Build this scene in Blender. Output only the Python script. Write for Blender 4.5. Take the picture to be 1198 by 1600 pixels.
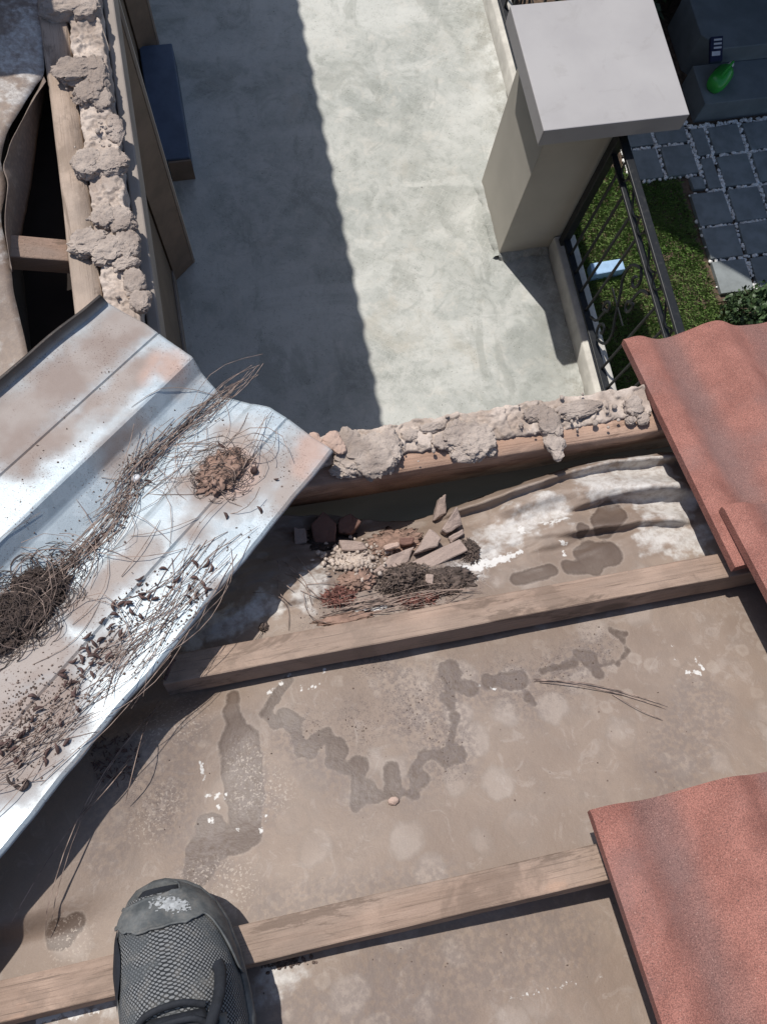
import bpy, math, random
import numpy as np
from mathutils import Matrix, Vector

for o in list(bpy.data.objects):
    bpy.data.objects.remove(o)
random.seed(4)
rng = np.random.default_rng(7)
scene = bpy.context.scene
C = scene.collection

# ---------------------------------------------------------------- camera
H = 3.55                       # camera height above the patio slab
FPX, CX, CY = 1208.0, 599.0, 800.0
_N = np.array([-99.0, 280.0, 1208.0]); _N /= np.linalg.norm(_N)
_B = np.array([1.0, -0.17, 0.0]); _B[2] = -(_B @ _N) / _N[2]; _B /= np.linalg.norm(_B)
_A = np.cross(_B, _N)
if _A[1] > 0: _A = -_A
cam = bpy.data.cameras.new('camera')
cam.sensor_fit = 'VERTICAL'; cam.sensor_height = 24.0; cam.lens = 24.0 * FPX / 1600.0
cam.clip_start = 0.02; cam.clip_end = 2000
cam_ob = bpy.data.objects.new('camera', cam); C.objects.link(cam_ob)
def _col(k, s): return Vector((s*_B[k], s*_A[k], -s*_N[k]))
r_, u_, b_ = _col(0, 1), _col(1, -1), _col(2, -1)
cam_ob.matrix_world = Matrix(((r_.x, u_.x, b_.x, 0), (r_.y, u_.y, b_.y, 0), (r_.z, u_.z, b_.z, H), (0, 0, 0, 1)))
scene.camera = cam_ob

# ---------------------------------------------------------------- light
SUN_T = Vector((0.26, -0.53, -1.0)).normalized()      # direction the sunlight travels
el = math.asin(-SUN_T.z); az = math.atan2(-SUN_T.x, -SUN_T.y)
world = bpy.data.worlds.new('World'); scene.world = world; world.use_nodes = True
wn = world.node_tree; wn.nodes.clear()
sky = wn.nodes.new('ShaderNodeTexSky'); sky.sky_type = 'NISHITA'; sky.sun_disc = False
sky.sun_elevation = el; sky.sun_rotation = az
bg = wn.nodes.new('ShaderNodeBackground'); bg.inputs[1].default_value = 0.12
wo = wn.nodes.new('ShaderNodeOutputWorld')
wn.links.new(sky.outputs[0], bg.inputs[0]); wn.links.new(bg.outputs[0], wo.inputs[0])
sun = bpy.data.lights.new('sun', 'SUN'); sun.energy = 4.6; sun.angle = math.radians(0.55); sun.color = (1.0, 0.955, 0.89)
sun_ob = bpy.data.objects.new('sun', sun); C.objects.link(sun_ob)
sun_ob.rotation_euler = SUN_T.to_track_quat('-Z', 'Y').to_euler(); sun_ob.location = (-1, 1, 8)
vs = scene.view_settings
vs.view_transform = 'Standard'; vs.look = 'None'; vs.gamma = 1.0; vs.use_curve_mapping = False; vs.exposure = 0.0

# ---------------------------------------------------------------- survey helpers (camera-relative metres)
TAN = 0.404; TH = math.atan(TAN); CT, ST = math.cos(TH), math.sin(TH)
def ray(px, py):
    d = np.array([(px - CX)/FPX, (py - CY)/FPX, 1.0])
    return np.array([d @ _B, d @ _A, -(d @ _N)])
def pl(px, py, h, s=0.0, sx=0.0):
    """point of the plane z = -(h + s*y + sx*x) seen at a photo pixel"""
    r = ray(px, py); return r * (-h / (r[2] + s*r[1] + sx*r[0]))
def rf(px, py, h=1.05): return pl(px, py, h, TAN)             # near roof slope
def vl(px, py, dz=0.0): return pl(px, py, 0.9699 - dz, 0.2022, 0.2022)   # valley flashing
def vuv(px, py):
    p = vl(px, py); return (p[0]+p[1])/2**.5, (p[0]-p[1])/2**.5
def R(x, y, dn=0.0):                                          # near roof: y horizontal, dn above batten tops
    return np.array([x, y + ST*dn, -(1.0 + TAN*y) + CT*dn])
def up(p): p = np.array(p, float); p[..., 2] += H; return p   # to world z

# ---------------------------------------------------------------- noise
_perm = np.random.default_rng(3).permutation(256); _perm = np.concatenate([_perm, _perm, _perm])
_grad = np.random.default_rng(5).normal(size=(256, 3)); _grad /= np.linalg.norm(_grad, axis=1)[:, None]
def perlin(p):
    p = np.asarray(p, float); i = np.floor(p).astype(int); f = p - i; i &= 255
    w = f*f*f*(f*(f*6-15)+10); out = 0
    for dx in (0, 1):
        for dy in (0, 1):
            for dz in (0, 1):
                h = _perm[_perm[_perm[i[..., 0]+dx] + i[..., 1]+dy] + i[..., 2]+dz]
                g = _grad[h]; d = f - np.array([dx, dy, dz])
                ww = (w[..., 0] if dx else 1-w[..., 0])*(w[..., 1] if dy else 1-w[..., 1])*(w[..., 2] if dz else 1-w[..., 2])
                out = out + ww*(g*d).sum(-1)
    return out
def fbm(p, octv=4, billow=False):
    p = np.asarray(p, float); a, s, o = 1.0, 0.0, 0
    for k in range(octv):
        n = perlin(p + 17.3*k)
        s = s + a*(np.abs(n)*2-0.5 if billow else n); p = p*2.03; a *= 0.5
    return s
def sstep(a, b, x):
    t = np.clip((x-a)/(b-a), 0, 1); return t*t*(3-2*t)

# ---------------------------------------------------------------- object helpers
def mesh(V, F, name='m', attrs=None, smooth=False):
    m = bpy.data.meshes.new(name)
    V = np.asarray(V, float)
    if isinstance(F, np.ndarray):
        n = F.shape[1]
        m.vertices.add(len(V)); m.vertices.foreach_set('co', V.ravel())
        m.loops.add(F.size); m.loops.foreach_set('vertex_index', F.ravel().astype(np.int32))
        m.polygons.add(len(F)); m.polygons.foreach_set('loop_start', np.arange(0, F.size, n, dtype=np.int32))
        m.update(calc_edges=True); m.validate()
    else:
        m.from_pydata([tuple(v) for v in V], [], [tuple(int(i) for i in f) for f in F]); m.update()
    for k, a in (attrs or {}).items():
        at = m.attributes.new(k, 'FLOAT', 'POINT'); at.data.foreach_set('value', np.asarray(a, np.float32).ravel())
    if smooth: m.polygons.foreach_set('use_smooth', [True]*len(m.polygons))
    return m
def tag(o, label=None, cat=None, group=None, kind=None):
    if label: o['label'] = label
    if cat: o['category'] = cat
    if group: o['group'] = group
    if kind: o['kind'] = kind
    return o
def thing(name, base, label, cat, group=None, kind=None):
    o = bpy.data.objects.new(name, None); C.objects.link(o); o.empty_display_size = .05
    o.location = up(np.array(base, float)); return tag(o, label, cat, group, kind)
def wloc(o):
    p = np.zeros(3)
    while o is not None: p += np.array(o.location); o = o.parent
    return p
def obj(name, V, F, mat, parent=None, smooth=False, attrs=None, label=None, cat=None, group=None, kind=None, solid=0, bevel=0):
    """V in camera-relative coordinates; the origin goes to the thing's base"""
    V = up(np.asarray(V, float))
    base = wloc(parent) if parent is not None else np.array([*(V[:, :2].min(0)+V[:, :2].max(0))/2, V[:, 2].min()])
    o = bpy.data.objects.new(name, mesh(V - base, F, name, attrs, smooth)); C.objects.link(o)
    if parent is not None: o.parent = parent
    else: o.location = base
    o.data.materials.append(mat)
    if solid:
        md = o.modifiers.new('thickness', 'SOLIDIFY'); md.thickness = solid; md.offset = -1
    if bevel:
        md = o.modifiers.new('bevel', 'BEVEL'); md.width = bevel; md.segments = 2; md.limit_method = 'ANGLE'
    return tag(o, label, cat, group, kind)
def grid(nu, nv, off=0):
    i, j = np.meshgrid(np.arange(nu-1), np.arange(nv-1), indexing='ij')
    a = i*nv + j
    return np.stack([a, a+nv, a+nv+1, a+1], -1).reshape(-1, 4) + off
BOXF = [(0, 3, 2, 1), (4, 5, 6, 7), (0, 1, 5, 4), (1, 2, 6, 5), (2, 3, 7, 6), (3, 0, 4, 7)]
def box(x0, x1, y0, y1, z0, z1):
    return [(x0, y0, z0), (x1, y0, z0), (x1, y1, z0), (x0, y1, z0), (x0, y0, z1), (x1, y0, z1), (x1, y1, z1), (x0, y1, z1)], BOXF
def merge(parts):
    V, F, n = [], [], 0
    for v, f in parts:
        V += [tuple(q) for q in v]; F += [tuple(int(i)+n for i in q) for q in f]; n += len(v)
    return V, F
def prism(poly, z0, z1):
    n = len(poly); V = [(*p[:2], z0) for p in poly] + [(*p[:2], z1) for p in poly]
    return V, [tuple(range(n-1, -1, -1)), tuple(range(n, 2*n))] + [(i, (i+1) % n, n+(i+1) % n, n+i) for i in range(n)]
def tube(pts, r, sides=6, cap=True, up0=None, flat=1.0):
    P = [np.array(p, float) for p in pts]; n = len(P); V, F = [], []
    rr = r if hasattr(r, '__len__') else [r]*n
    prev = None
    for i in range(n):
        t = P[min(i+1, n-1)] - P[max(i-1, 0)]; t = t/(np.linalg.norm(t)+1e-12)
        if prev is None:
            a = np.array(up0 if up0 is not None else ((0, 0, 1) if abs(t[2]) < .9 else (1, 0, 0)), float)
        else: a = prev
        a = a - t*(a @ t); a /= np.linalg.norm(a)+1e-12; b = np.cross(t, a); prev = a
        for k in range(sides):
            w = 2*math.pi*(k+.5)/sides
            V.append(P[i] + rr[i]*(math.cos(w)*a*flat + math.sin(w)*b))
    for i in range(n-1):
        for k in range(sides):
            k2 = (k+1) % sides
            F.append((i*sides+k, i*sides+k2, (i+1)*sides+k2, (i+1)*sides+k))
    if cap:
        F.append(tuple(range(sides-1, -1, -1))); F.append(tuple((n-1)*sides+k for k in range(sides)))
    return V, F
def catmull(pts, n=8):
    P = [np.array(p, float) for p in pts]; P = [2*P[0]-P[1]] + P + [2*P[-1]-P[-2]]; out = []
    for i in range(1, len(P)-2):
        for k in range(n):
            t = k/n; a, b, c, d = P[i-1:i+3]
            out.append(.5*((2*b)+(c-a)*t+(2*a-5*b+4*c-d)*t*t+(3*b-a-3*c+d)*t**3))
    out.append(P[-2]); return out
_ico = {}
def ico(sub):
    if sub not in _ico:
        import bmesh
        bm = bmesh.new(); bmesh.ops.create_icosphere(bm, subdivisions=sub, radius=1.0)
        _ico[sub] = (np.array([v.co[:] for v in bm.verts]), np.array([[v.index for v in f.verts] for f in bm.faces])); bm.free()
    return _ico[sub]
def smooth_angle(o, ang=40):
    for p in o.data.polygons: p.use_smooth = True
    o.data.set_sharp_from_angle(angle=math.radians(ang)); return o

# ---------------------------------------------------------------- material helper
class NT:
    def __init__(s, name, rough=.7, metal=0.0, spec=.4):
        s.m = bpy.data.materials.new(name); s.m.use_nodes = True; s.t = s.m.node_tree; s.t.nodes.clear()
        s.b = s.n('ShaderNodeBsdfPrincipled'); o = s.n('ShaderNodeOutputMaterial'); s.t.links.new(s.b.outputs[0], o.inputs[0])
        s.set('Roughness', rough); s.set('Metallic', metal); s.set('Specular IOR Level', spec)
        s.g = s.n('ShaderNodeNewGeometry'); s.tc = s.n('ShaderNodeTexCoord')
    def n(s, t): return s.t.nodes.new(t)
    def L(s, a, b):
        if hasattr(a, 'is_output') or isinstance(a, bpy.types.NodeSocket): s.t.links.new(a, b)
        elif hasattr(a, '__len__') and len(a) == 3 and b.type == 'RGBA': b.default_value = (*a, 1)
        else: b.default_value = a
    def set(s, k, v): s.L(v, s.b.inputs[k])
    def pos(s, sc=(1, 1, 1), rot=(0, 0, 0), obj=False):
        m = s.n('ShaderNodeMapping'); m.inputs['Scale'].default_value = sc; m.inputs['Rotation'].default_value = rot
        s.t.links.new(s.tc.outputs['Object'] if obj else s.g.outputs['Position'], m.inputs[0]); return m.outputs[0]
    def noise(s, scale, detail=3, vec=None, rough=.55, dist=0.0):
        q = s.n('ShaderNodeTexNoise'); q.inputs['Scale'].default_value = scale; q.inputs['Detail'].default_value = detail
        q.inputs['Roughness'].default_value = rough; q.inputs['Distortion'].default_value = dist
        s.t.links.new(vec if vec is not None else s.g.outputs['Position'], q.inputs['Vector']); return q.outputs[0]
    def vor(s, scale, feat='F1', vec=None, out=0, rnd=1.0):
        q = s.n('ShaderNodeTexVoronoi'); q.feature = feat; q.inputs['Scale'].default_value = scale
        q.inputs['Randomness'].default_value = rnd
        s.t.links.new(vec if vec is not None else s.g.outputs['Position'], q.inputs['Vector']); return q.outputs[out]
    def attr(s, name):
        q = s.n('ShaderNodeAttribute'); q.attribute_name = name; return q.outputs['Fac']
    def rnd(s):
        return s.n('ShaderNodeObjectInfo').outputs['Random']
    def math(s, op, a, b=0.0, c=None):
        q = s.n('ShaderNodeMath'); q.operation = op; s.L(a, q.inputs[0]); s.L(b, q.inputs[1])
        if c is not None: s.L(c, q.inputs[2])
        return q.outputs[0]
    def step(s, x, a, b, lo=0.0, hi=1.0):
        q = s.n('ShaderNodeMapRange'); q.interpolation_type = 'SMOOTHSTEP'
        s.L(x, q.inputs[0])
        for k, v in zip((1, 2, 3, 4), (a, b, lo, hi)): q.inputs[k].default_value = v
        return q.outputs[0]
    def mix(s, f, a, b):
        q = s.n('ShaderNodeMix'); q.data_type = 'RGBA'; s.L(f, q.inputs[0]); s.L(a, q.inputs[6]); s.L(b, q.inputs[7]); return q.outputs[2]
    def mul(s, c, f):
        q = s.n('ShaderNodeMix'); q.data_type = 'RGBA'; q.blend_type = 'MULTIPLY'; q.inputs[0].default_value = 1.0
        s.L(c, q.inputs[6]); s.L(f, q.inputs[7]); return q.outputs[2]
    def bump(s, h, strength=.5, dist=.002, prev=None):
        q = s.n('ShaderNodeBump'); q.inputs['Strength'].default_value = strength; q.inputs['Distance'].default_value = dist
        s.L(h, q.inputs['Height'])
        if prev is not None: s.t.links.new(prev, q.inputs['Normal'])
        return q.outputs[0]
    def done(s, col=None, nrm=None, rough=None):
        if col is not None: s.set('Base Color', col)
        if nrm is not None: s.t.links.new(nrm, s.b.inputs['Normal'])
        if rough is not None: s.set('Roughness', rough)
        return s.m
def plain(name, col, rough=.7, var=.25, scale=30, bump=0.0, bscale=200, metal=0.0, spec=.4):
    k = NT(name, rough, metal, spec)
    f = k.step(k.noise(scale, 4), .3, .7)
    c = k.mix(f, tuple(x*(1-var) for x in col), tuple(min(1, x*(1+var)) for x in col))
    return k.done(c, k.bump(k.noise(bscale, 4), bump, .002) if bump else None)

M = {}
# dusty plastic underlay with its stains (damp, white, grit and pale come as surveyed shapes)
k = NT('underlay', .62)
n1 = k.noise(7, 4); n2 = k.noise(40, 4); n3 = k.noise(420, 2); n4 = k.noise(150, 3)
c = k.mix(k.step(n1, .35, .65), (.198, .147, .115), (.256, .196, .155))
c = k.mix(k.math('MULTIPLY', k.step(k.noise(14, 6, None, .65), .5, .66), .35), c, (.145, .11, .09))
c = k.mix(k.math('MULTIPLY', k.step(k.noise(28, 5, None, .7, 1.5), .54, .66), .3), c, (.35, .3, .265))
c = k.mix(k.math('MULTIPLY', k.step(n2, .45, .75), .35), c, (.19, .15, .125))
v = k.vor(16, vec=None); vd = k.math('ADD', v, k.math('MULTIPLY', k.noise(30, 2), .45))
spot = k.math('MULTIPLY', k.step(vd, .62, .5), k.step(k.noise(5, 2), .42, .58))
c = k.mix(k.math('MULTIPLY', spot, .36), c, (.36, .31, .275))
v3_ = k.math('ADD', k.vor(34), k.math('MULTIPLY', k.noise(60, 3), .5))
spot2 = k.math('MULTIPLY', k.math('MULTIPLY', k.step(v3_, .6, .5), k.step(v3_, .3, .46, .35, 1.0)), k.step(k.noise(4, 3), .48, .62))
c = k.mix(k.math('MULTIPLY', spot2, .36), c, (.35, .295, .25))
ring = k.math('MULTIPLY', k.step(vd, .62, .56), k.step(vd, .48, .54))
c = k.mix(k.math('MULTIPLY', ring, .22), c, (.17, .135, .11))
pale = k.step(k.math('ADD', k.attr('pale'), k.math('MULTIPLY', k.math('SUBTRACT', n2, .5), .9)), .4, .62)
c = k.mix(k.math('MULTIPLY', pale, k.step(k.noise(90, 5, None, .7), .3, .62, .35, .85)), c, (.53, .51, .485))
dm = k.math('ADD', k.attr('damp'), k.math('MULTIPLY', k.math('SUBTRACT', k.noise(75, 5, None, .65), .5), .22))
halo = k.math('MULTIPLY', k.step(dm, .38, .47), k.step(dm, .56, .48))
c = k.mix(k.math('MULTIPLY', halo, .18), c, (.36, .31, .27))
rim = k.math('MULTIPLY', k.step(dm, .44, .5), k.step(dm, .6, .52))
c = k.mix(k.math('MULTIPLY', rim, .35), c, (.07, .047, .035))
dmf = k.math('MULTIPLY', k.step(dm, .45, .545), k.step(k.noise(11, 4), .25, .6, .85, 1.0))
c = k.mix(k.math('MULTIPLY', dmf, .9), c, k.mix(n2, (.078, .053, .04), (.112, .079, .061)))
c = k.mix(k.math('MULTIPLY', rim, .22), c, (.055, .037, .028))
soft = k.math('MULTIPLY', k.attr('soft'), k.step(n4, .35, .6))
c = k.mix(soft, c, (.15, .118, .105))
gr = k.math('MULTIPLY', k.math('MULTIPLY', k.step(k.noise(750, 3, None, .7), .46, .62), k.step(n4, .38, .6)), k.math('MULTIPLY', k.attr('grit'), .9))
c = k.mix(gr, c, (.085, .062, .055))
lg = k.math('MULTIPLY', k.step(k.noise(330, 2), .56, .63), k.attr('lgrit'))
c = k.mix(k.math('MULTIPLY', lg, .8), c, (.37, .31, .26))
wh = k.math('ADD', k.attr('white'), k.math('MULTIPLY', k.math('SUBTRACT', k.noise(150, 5), .5), 1.3))
c = k.mix(k.math('MULTIPLY', k.step(wh, .52, .66), .85), c, (.6, .585, .56))
c = k.mul(c, k.mix(k.noise(900, 2), (.86, .86, .86), (1.12, 1.12, 1.12)))
nb = k.bump(k.noise(60, 4), .25, .004); nb = k.bump(n3, .35, .0006, nb)
M['underlay'] = k.done(c, nb, k.mix(dmf, (.6, .6, .6), (.5, .5, .5)))

def wood(name, a, b, axis, dust=.3, dcol=(.27, .215, .18), rough=.75):
    k = NT(name, rough)
    sc = {'x': (3, 60, 60), 'y': (60, 3, 60)}[axis]
    g = k.noise(4, 5, k.pos(sc), .6, .4); w = k.noise(1.2, 3, k.pos({'x': (2, 14, 14), 'y': (14, 2, 14)}[axis]))
    c = k.mix(k.step(g, .3, .72), a, b)
    c = k.mix(k.math('MULTIPLY', k.step(k.noise(9, 4), .42, .6), .55), c, tuple(x*1.35 for x in b))
    g2 = k.noise(6, 4, k.pos({'x': (1.5, 90, 90), 'y': (90, 1.5, 90)}[axis]), .7, .6)
    c = k.mix(k.math('MULTIPLY', k.step(g2, .57, .64), .45), c, tuple(x*.5 for x in a))
    c = k.mix(k.math('MULTIPLY', k.step(k.noise(26, 5, None, .7), .52, .66), .4), c, tuple(x*.55 for x in b))
    c = k.mix(k.math('MULTIPLY', k.step(k.noise(7, 6, None, .65, .8), .5, .6), .6), c, tuple(x*.62 for x in a))
    kn = k.vor(4.5, vec=k.pos({'x': (1, 2.2, 2.2), 'y': (2.2, 1, 2.2)}[axis]))
    c = k.mix(k.math('MULTIPLY', k.step(kn, .17, .09), .8), c, tuple(x*.4 for x in a))
    c = k.mix(k.math('MULTIPLY', k.step(w, .4, .6), dust), c, dcol)
    c = k.mix(k.math('MULTIPLY', k.step(k.noise(3.3, 6, k.pos({'x': (1.2, 5, 5), 'y': (5, 1.2, 5)}[axis]), .7, 1.0), .53, .6), .7), c, tuple(x*.55 for x in a))
    c = k.mix(k.math('MULTIPLY', k.step(k.noise(5, 5, k.pos({'x': (1.5, 3, 3), 'y': (3, 1.5, 3)}[axis]), .6), .6, .68), .5), c, (b[0]*1.35, b[1]*1.2, b[2]*1.1))
    c = k.mix(k.math('MULTIPLY', k.step(g2, .6, .66), .4), c, tuple(x*.4 for x in a))
    c = k.mul(c, k.mix(k.noise(700, 2), (.85, .85, .85), (1.1, 1.1, 1.1)))
    nb = k.bump(g, .5, .0015); nb = k.bump(g2, .6, .0012, nb); nb = k.bump(k.noise(400, 3), .4, .0008, nb)
    return k.done(c, nb)
M['batten'] = wood('batten_wood', (.225, .155, .115), (.31, .22, .168), 'x', .5, (.27, .205, .163))
M['beamx'] = wood('beam_wood', (.33, .2, .14), (.41, .27, .195), 'x', .2, (.38, .3, .25))
M['beamy'] = wood('beam_wood_left', (.3, .225, .17), (.37, .285, .225), 'y', .45, (.35, .29, .245))
M['redwood'] = wood('rafter_wood', (.24, .16, .115), (.3, .2, .15), 'x', .4)

k = NT('mortar', .95, 0, .15)
c = k.mix(k.step(k.noise(14, 4), .36, .64), (.3, .245, .21), (.44, .37, .32))
c = k.mix(k.math('MULTIPLY', k.step(k.noise(60, 3), .5, .7), .4), c, (.27, .225, .2))
c = k.mul(c, k.mix(k.noise(650, 3), (.7, .7, .7), (1.22, 1.22, 1.22)))
nb = k.bump(k.noise(160, 6, None, .65), .8, .004); nb = k.bump(k.step(k.vor(95, 'DISTANCE_TO_EDGE'), 0, .09), .22, .002, nb); nb = k.bump(k.noise(800, 3), .5, .001, nb)
M['mortar'] = k.done(c, nb)
k = NT('mortar_bed', .95, 0, .15)
c = k.mix(k.step(k.noise(20, 4), .35, .62), (.34, .275, .232), (.52, .44, .38))
c = k.mix(k.math('MULTIPLY', k.step(k.noise(70, 5, None, .7), .5, .64), .6), c, (.27, .225, .195))
c = k.mul(c, k.mix(k.noise(500, 3), (.82, .82, .82), (1.12, 1.12, 1.12)))
M['bed'] = k.done(c, k.bump(k.noise(260, 5), .5, .002))
k = NT('pink_mortar', .95, 0, .15)
c = k.mix(k.noise(60, 4), (.36, .25, .2), (.48, .36, .3))
M['pink'] = k.done(c, k.bump(k.noise(260, 5), .6, .003))

# concrete roof tile, red with charcoal streaks in the pans
k = NT('roof_tile', .85, 0, .25)
n = k.noise(9, 4, k.pos((3, 1, 1)))
c = k.mix(k.step(k.noise(25, 4), .3, .7), (.225, .096, .077), (.295, .13, .104))
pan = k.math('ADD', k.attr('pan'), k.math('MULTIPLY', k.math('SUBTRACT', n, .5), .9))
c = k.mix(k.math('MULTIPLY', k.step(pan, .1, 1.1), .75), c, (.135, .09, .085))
sp = k.noise(820, 3, None, .7)
c = k.mul(c, k.mix(k.step(sp, .3, .7), (.52, .52, .53), (1.4, 1.4, 1.37)))
c = k.mix(k.math('MULTIPLY', k.step(k.noise(6, 5), .5, .66), .4), c, (.2, .13, .12))
c = k.mix(k.math('MULTIPLY', k.step(k.noise(600, 1), .68, .74), .45), c, (.5, .33, .27))
c = k.mix(k.step(k.noise(520, 1), .31, .26), c, (.09, .05, .045))
nb = k.bump(k.noise(480, 3), .6, .0015)
M['tile'] = k.done(c, nb)

# galvanised flashing, dust and rust-coloured silt on it
k = NT('galvanised', .42, .35, .5)
dn = k.noise(22, 5); dv = k.math('ADD', k.attr('dust'), k.math('MULTIPLY', k.math('SUBTRACT', dn, .5), .75))
base = k.mix(k.step(k.vor(90, out=1), .2, .8), (.39, .45, .485), (.455, .515, .55))
base = k.mix(k.math('MULTIPLY', k.step(k.noise(6, 4), .4, .65), .3), base, (.35, .4, .43))
duf = k.step(dv, .43, .95)
dcol = k.mix(k.step(k.noise(13, 3), .4, .6), (.25, .185, .152), (.315, .26, .228))
dcol = k.mix(k.step(k.attr('rust'), .2, .8), dcol, k.mix(k.noise(120, 4), (.36, .235, .185), (.44, .31, .255)))
c = k.mix(k.math('MULTIPLY', duf, .9), base, dcol)
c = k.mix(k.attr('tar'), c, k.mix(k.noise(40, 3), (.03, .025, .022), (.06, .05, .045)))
sp = k.math('MULTIPLY', k.step(k.noise(460, 2), .6, .67), k.step(k.noise(17, 3), .38, .62))
c = k.mix(k.math('MULTIPLY', sp, .8), c, (.13, .085, .07))
c = k.mul(c, k.mix(k.noise(800, 2), (.88, .88, .88), (1.08, 1.08, 1.08)))
nb = k.bump(k.noise(14, 3), .12, .006); nb = k.bump(k.noise(500, 2), .2, .0006, nb)
m_ = k.math('MULTIPLY', k.math('SUBTRACT', 1.0, duf), .3); k.set('Metallic', m_)
M['galv'] = k.done(c, nb, k.step(duf, 0, 1, .42, .85))

# patio concrete
k = NT('patio_concrete', .85, 0, .3)
a1 = k.noise(1.6, 5); a2 = k.noise(9, 6, None, .65); a3 = k.noise(55, 5, None, .7); a4 = k.noise(230, 3)
c = k.mix(k.step(a1, .35, .65), (.345, .36, .34), (.44, .448, .42))
c = k.mix(k.math('MULTIPLY', k.step(a2, .48, .62), .5), c, (.26, .275, .25))
c = k.mix(k.math('MULTIPLY', k.step(a2, .46, .36), .55), c, (.52, .5, .455))
c = k.mix(k.math('MULTIPLY', k.step(a3, .58, .7), .4), c, (.21, .215, .19))
c = k.mix(k.math('MULTIPLY', k.step(a3, .42, .34), .25), c, (.55, .54, .5))
c = k.mix(k.math('MULTIPLY', k.step(k.vor(5.2), .05, .02), k.step(a3, .4, .6)), c, (.06, .06, .055))
tp = k.noise(3.2, 6, None, .6, 1.6); tp2 = k.noise(6.5, 7, None, .68, 2.2)
c = k.mix(k.math('MULTIPLY', k.step(tp, .46, .62), .5), c, (.52, .52, .49))
c = k.mix(k.math('MULTIPLY', k.step(tp2, .47, .38), .4), c, (.25, .265, .245))
c = k.mix(k.math('MULTIPLY', k.step(tp2, .56, .64), .45), c, (.46, .45, .405))
bigp = k.noise(.75, 4, None, .55, .8)
c = k.mix(k.math('MULTIPLY', k.step(bigp, .42, .6), .65), c, (.56, .565, .535))
c = k.mix(k.math('MULTIPLY', k.step(bigp, .46, .34), .55), c, (.275, .285, .26))
sm = k.noise(1.5, 7, k.pos((1.3, 2.4, 1), (0, 0, .5)), .64, .7); sm2 = k.noise(1.7, 7, k.pos((2.6, 1.3, 1), (0, 0, -.35)), .66, .8)
c = k.mix(k.math('MULTIPLY', k.step(sm, .52, .6), .45), c, (.56, .565, .535))
c = k.mix(k.math('MULTIPLY', k.step(sm2, .54, .63), .42), c, (.235, .245, .22))
c = k.mix(k.math('MULTIPLY', k.step(k.noise(1.9, 5, None, .6, 1.0), .58, .7), .4), c, (.41, .375, .31))
sx = k.n('ShaderNodeSeparateXYZ'); k.t.links.new(k.g.outputs['Position'], sx.inputs[0])
wd_ = k.math('MULTIPLY', k.step(sx.outputs[0], 1.36, 1.53), k.step(a2, .4, .58))
c = k.mix(k.math('MULTIPLY', wd_, .55), c, (.24, .23, .195))
vv = k.pos((34, 34, 34), (0, 0, .62))
br = k.n('ShaderNodeTexBrick'); k.t.links.new(vv, br.inputs['Vector'])
br.inputs['Scale'].default_value = 1.0; br.inputs['Mortar Size'].default_value = .06; br.inputs['Brick Width'].default_value = 1.0; br.inputs['Row Height'].default_value = 1.0; br.offset = 0
gm = k.math('MULTIPLY', br.outputs['Fac'], k.math('MULTIPLY', k.step(k.noise(2.2, 3), .46, .6), k.step(a3, .4, .56)))
c = k.mix(k.math('MULTIPLY', gm, .4), c, (.55, .545, .51))
a5 = k.noise(24, 6, None, .7, 1.2)
c = k.mix(k.math('MULTIPLY', k.step(a5, .54, .62), .22), c, (.26, .27, .245))
c = k.mix(k.math('MULTIPLY', k.step(k.noise(120, 3), .62, .7), k.step(a2, .4, .6)), c, (.17, .17, .15))
nb = k.bump(a3, .5, .004); nb = k.bump(a4, .4, .0015, nb)
M['patio'] = k.done(c, nb)
M['kerb'] = plain('kerb_plaster', (.52, .5, .455), .85, .14, 12, .4, 120)
M['plaster'] = plain('pillar_plaster', (.4, .375, .33), .85, .05, 5, .15, 250)
k = NT('cap_paint', .75, 0, .35)
c = k.mix(k.step(k.noise(3, 5), .3, .7), (.325, .315, .32), (.37, .36, .362))
c = k.mix(k.math('MULTIPLY', k.step(k.noise(5, 6, None, .7, 1.5), .56, .66), .22), c, (.25, .24, .23))
c = k.mix(k.step(k.vor(7), .03, .015), c, (.6, .6, .58))
M['cap'] = k.done(c, k.bump(k.noise(300, 4), .15, .002))
M['wall'] = plain('wall_plaster', (.17, .135, .105), .85, .12, 6, .2, 150)
M['brown'] = plain('brown_paint', (.2, .15, .115), .6, .15, 10, .1, 150)
M['white'] = plain('white_paint', (.62, .6, .56), .6, .08, 15)
M['step'] = plain('blue_paint', (.07, .1, .16), .6, .12, 12, .1, 120)
M['fascia'] = plain('fascia_paint', (.27, .23, .2), .7, .12, 14, .1, 120)
M['dark'] = plain('loft_dark', (.018, .013, .011), .95, .2, 10)  # near-black colour puts the shade into the loft and soffit boards
k = NT('iron_paint', .5, 0, .35)
M['iron'] = k.done(k.mix(k.step(k.noise(60, 4), .5, .8), (.007, .009, .012), (.03, .03, .03)), k.bump(k.noise(220, 3), .15, .001))
M['soil'] = plain('garden_soil', (.1, .07, .05), .95, .45, 30, .8, 60)
k = NT('grass_blade', .6, 0, .3)
gc = k.mix(k.step(k.noise(5, 4), .35, .65), (.125, .225, .055), (.19, .28, .09))
gc = k.mix(k.step(k.noise(170, 1), .6, .72), gc, (.24, .22, .12))
M['grass'] = k.done(gc)
M['paver'] = plain('paver_concrete', (.2, .22, .225), .85, .15, 14, .25, 200)
M['pebble'] = plain('pebble_white', (.78, .77, .74), .6, .2, 90)
M['bench'] = plain('bench_plaster', (.16, .18, .19), .8, .12, 8, .15, 100)
M['leafdk'] = plain('hedge_leaf', (.03, .045, .02), .6, .5, 40)
M['leaf'] = plain('bush_leaf', (.05, .085, .035), .55, .5, 60)
M['twig'] = plain('twig_bark', (.1, .07, .05), .9, .3, 60)
k = NT('green_plastic', .25, 0, .5)
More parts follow.
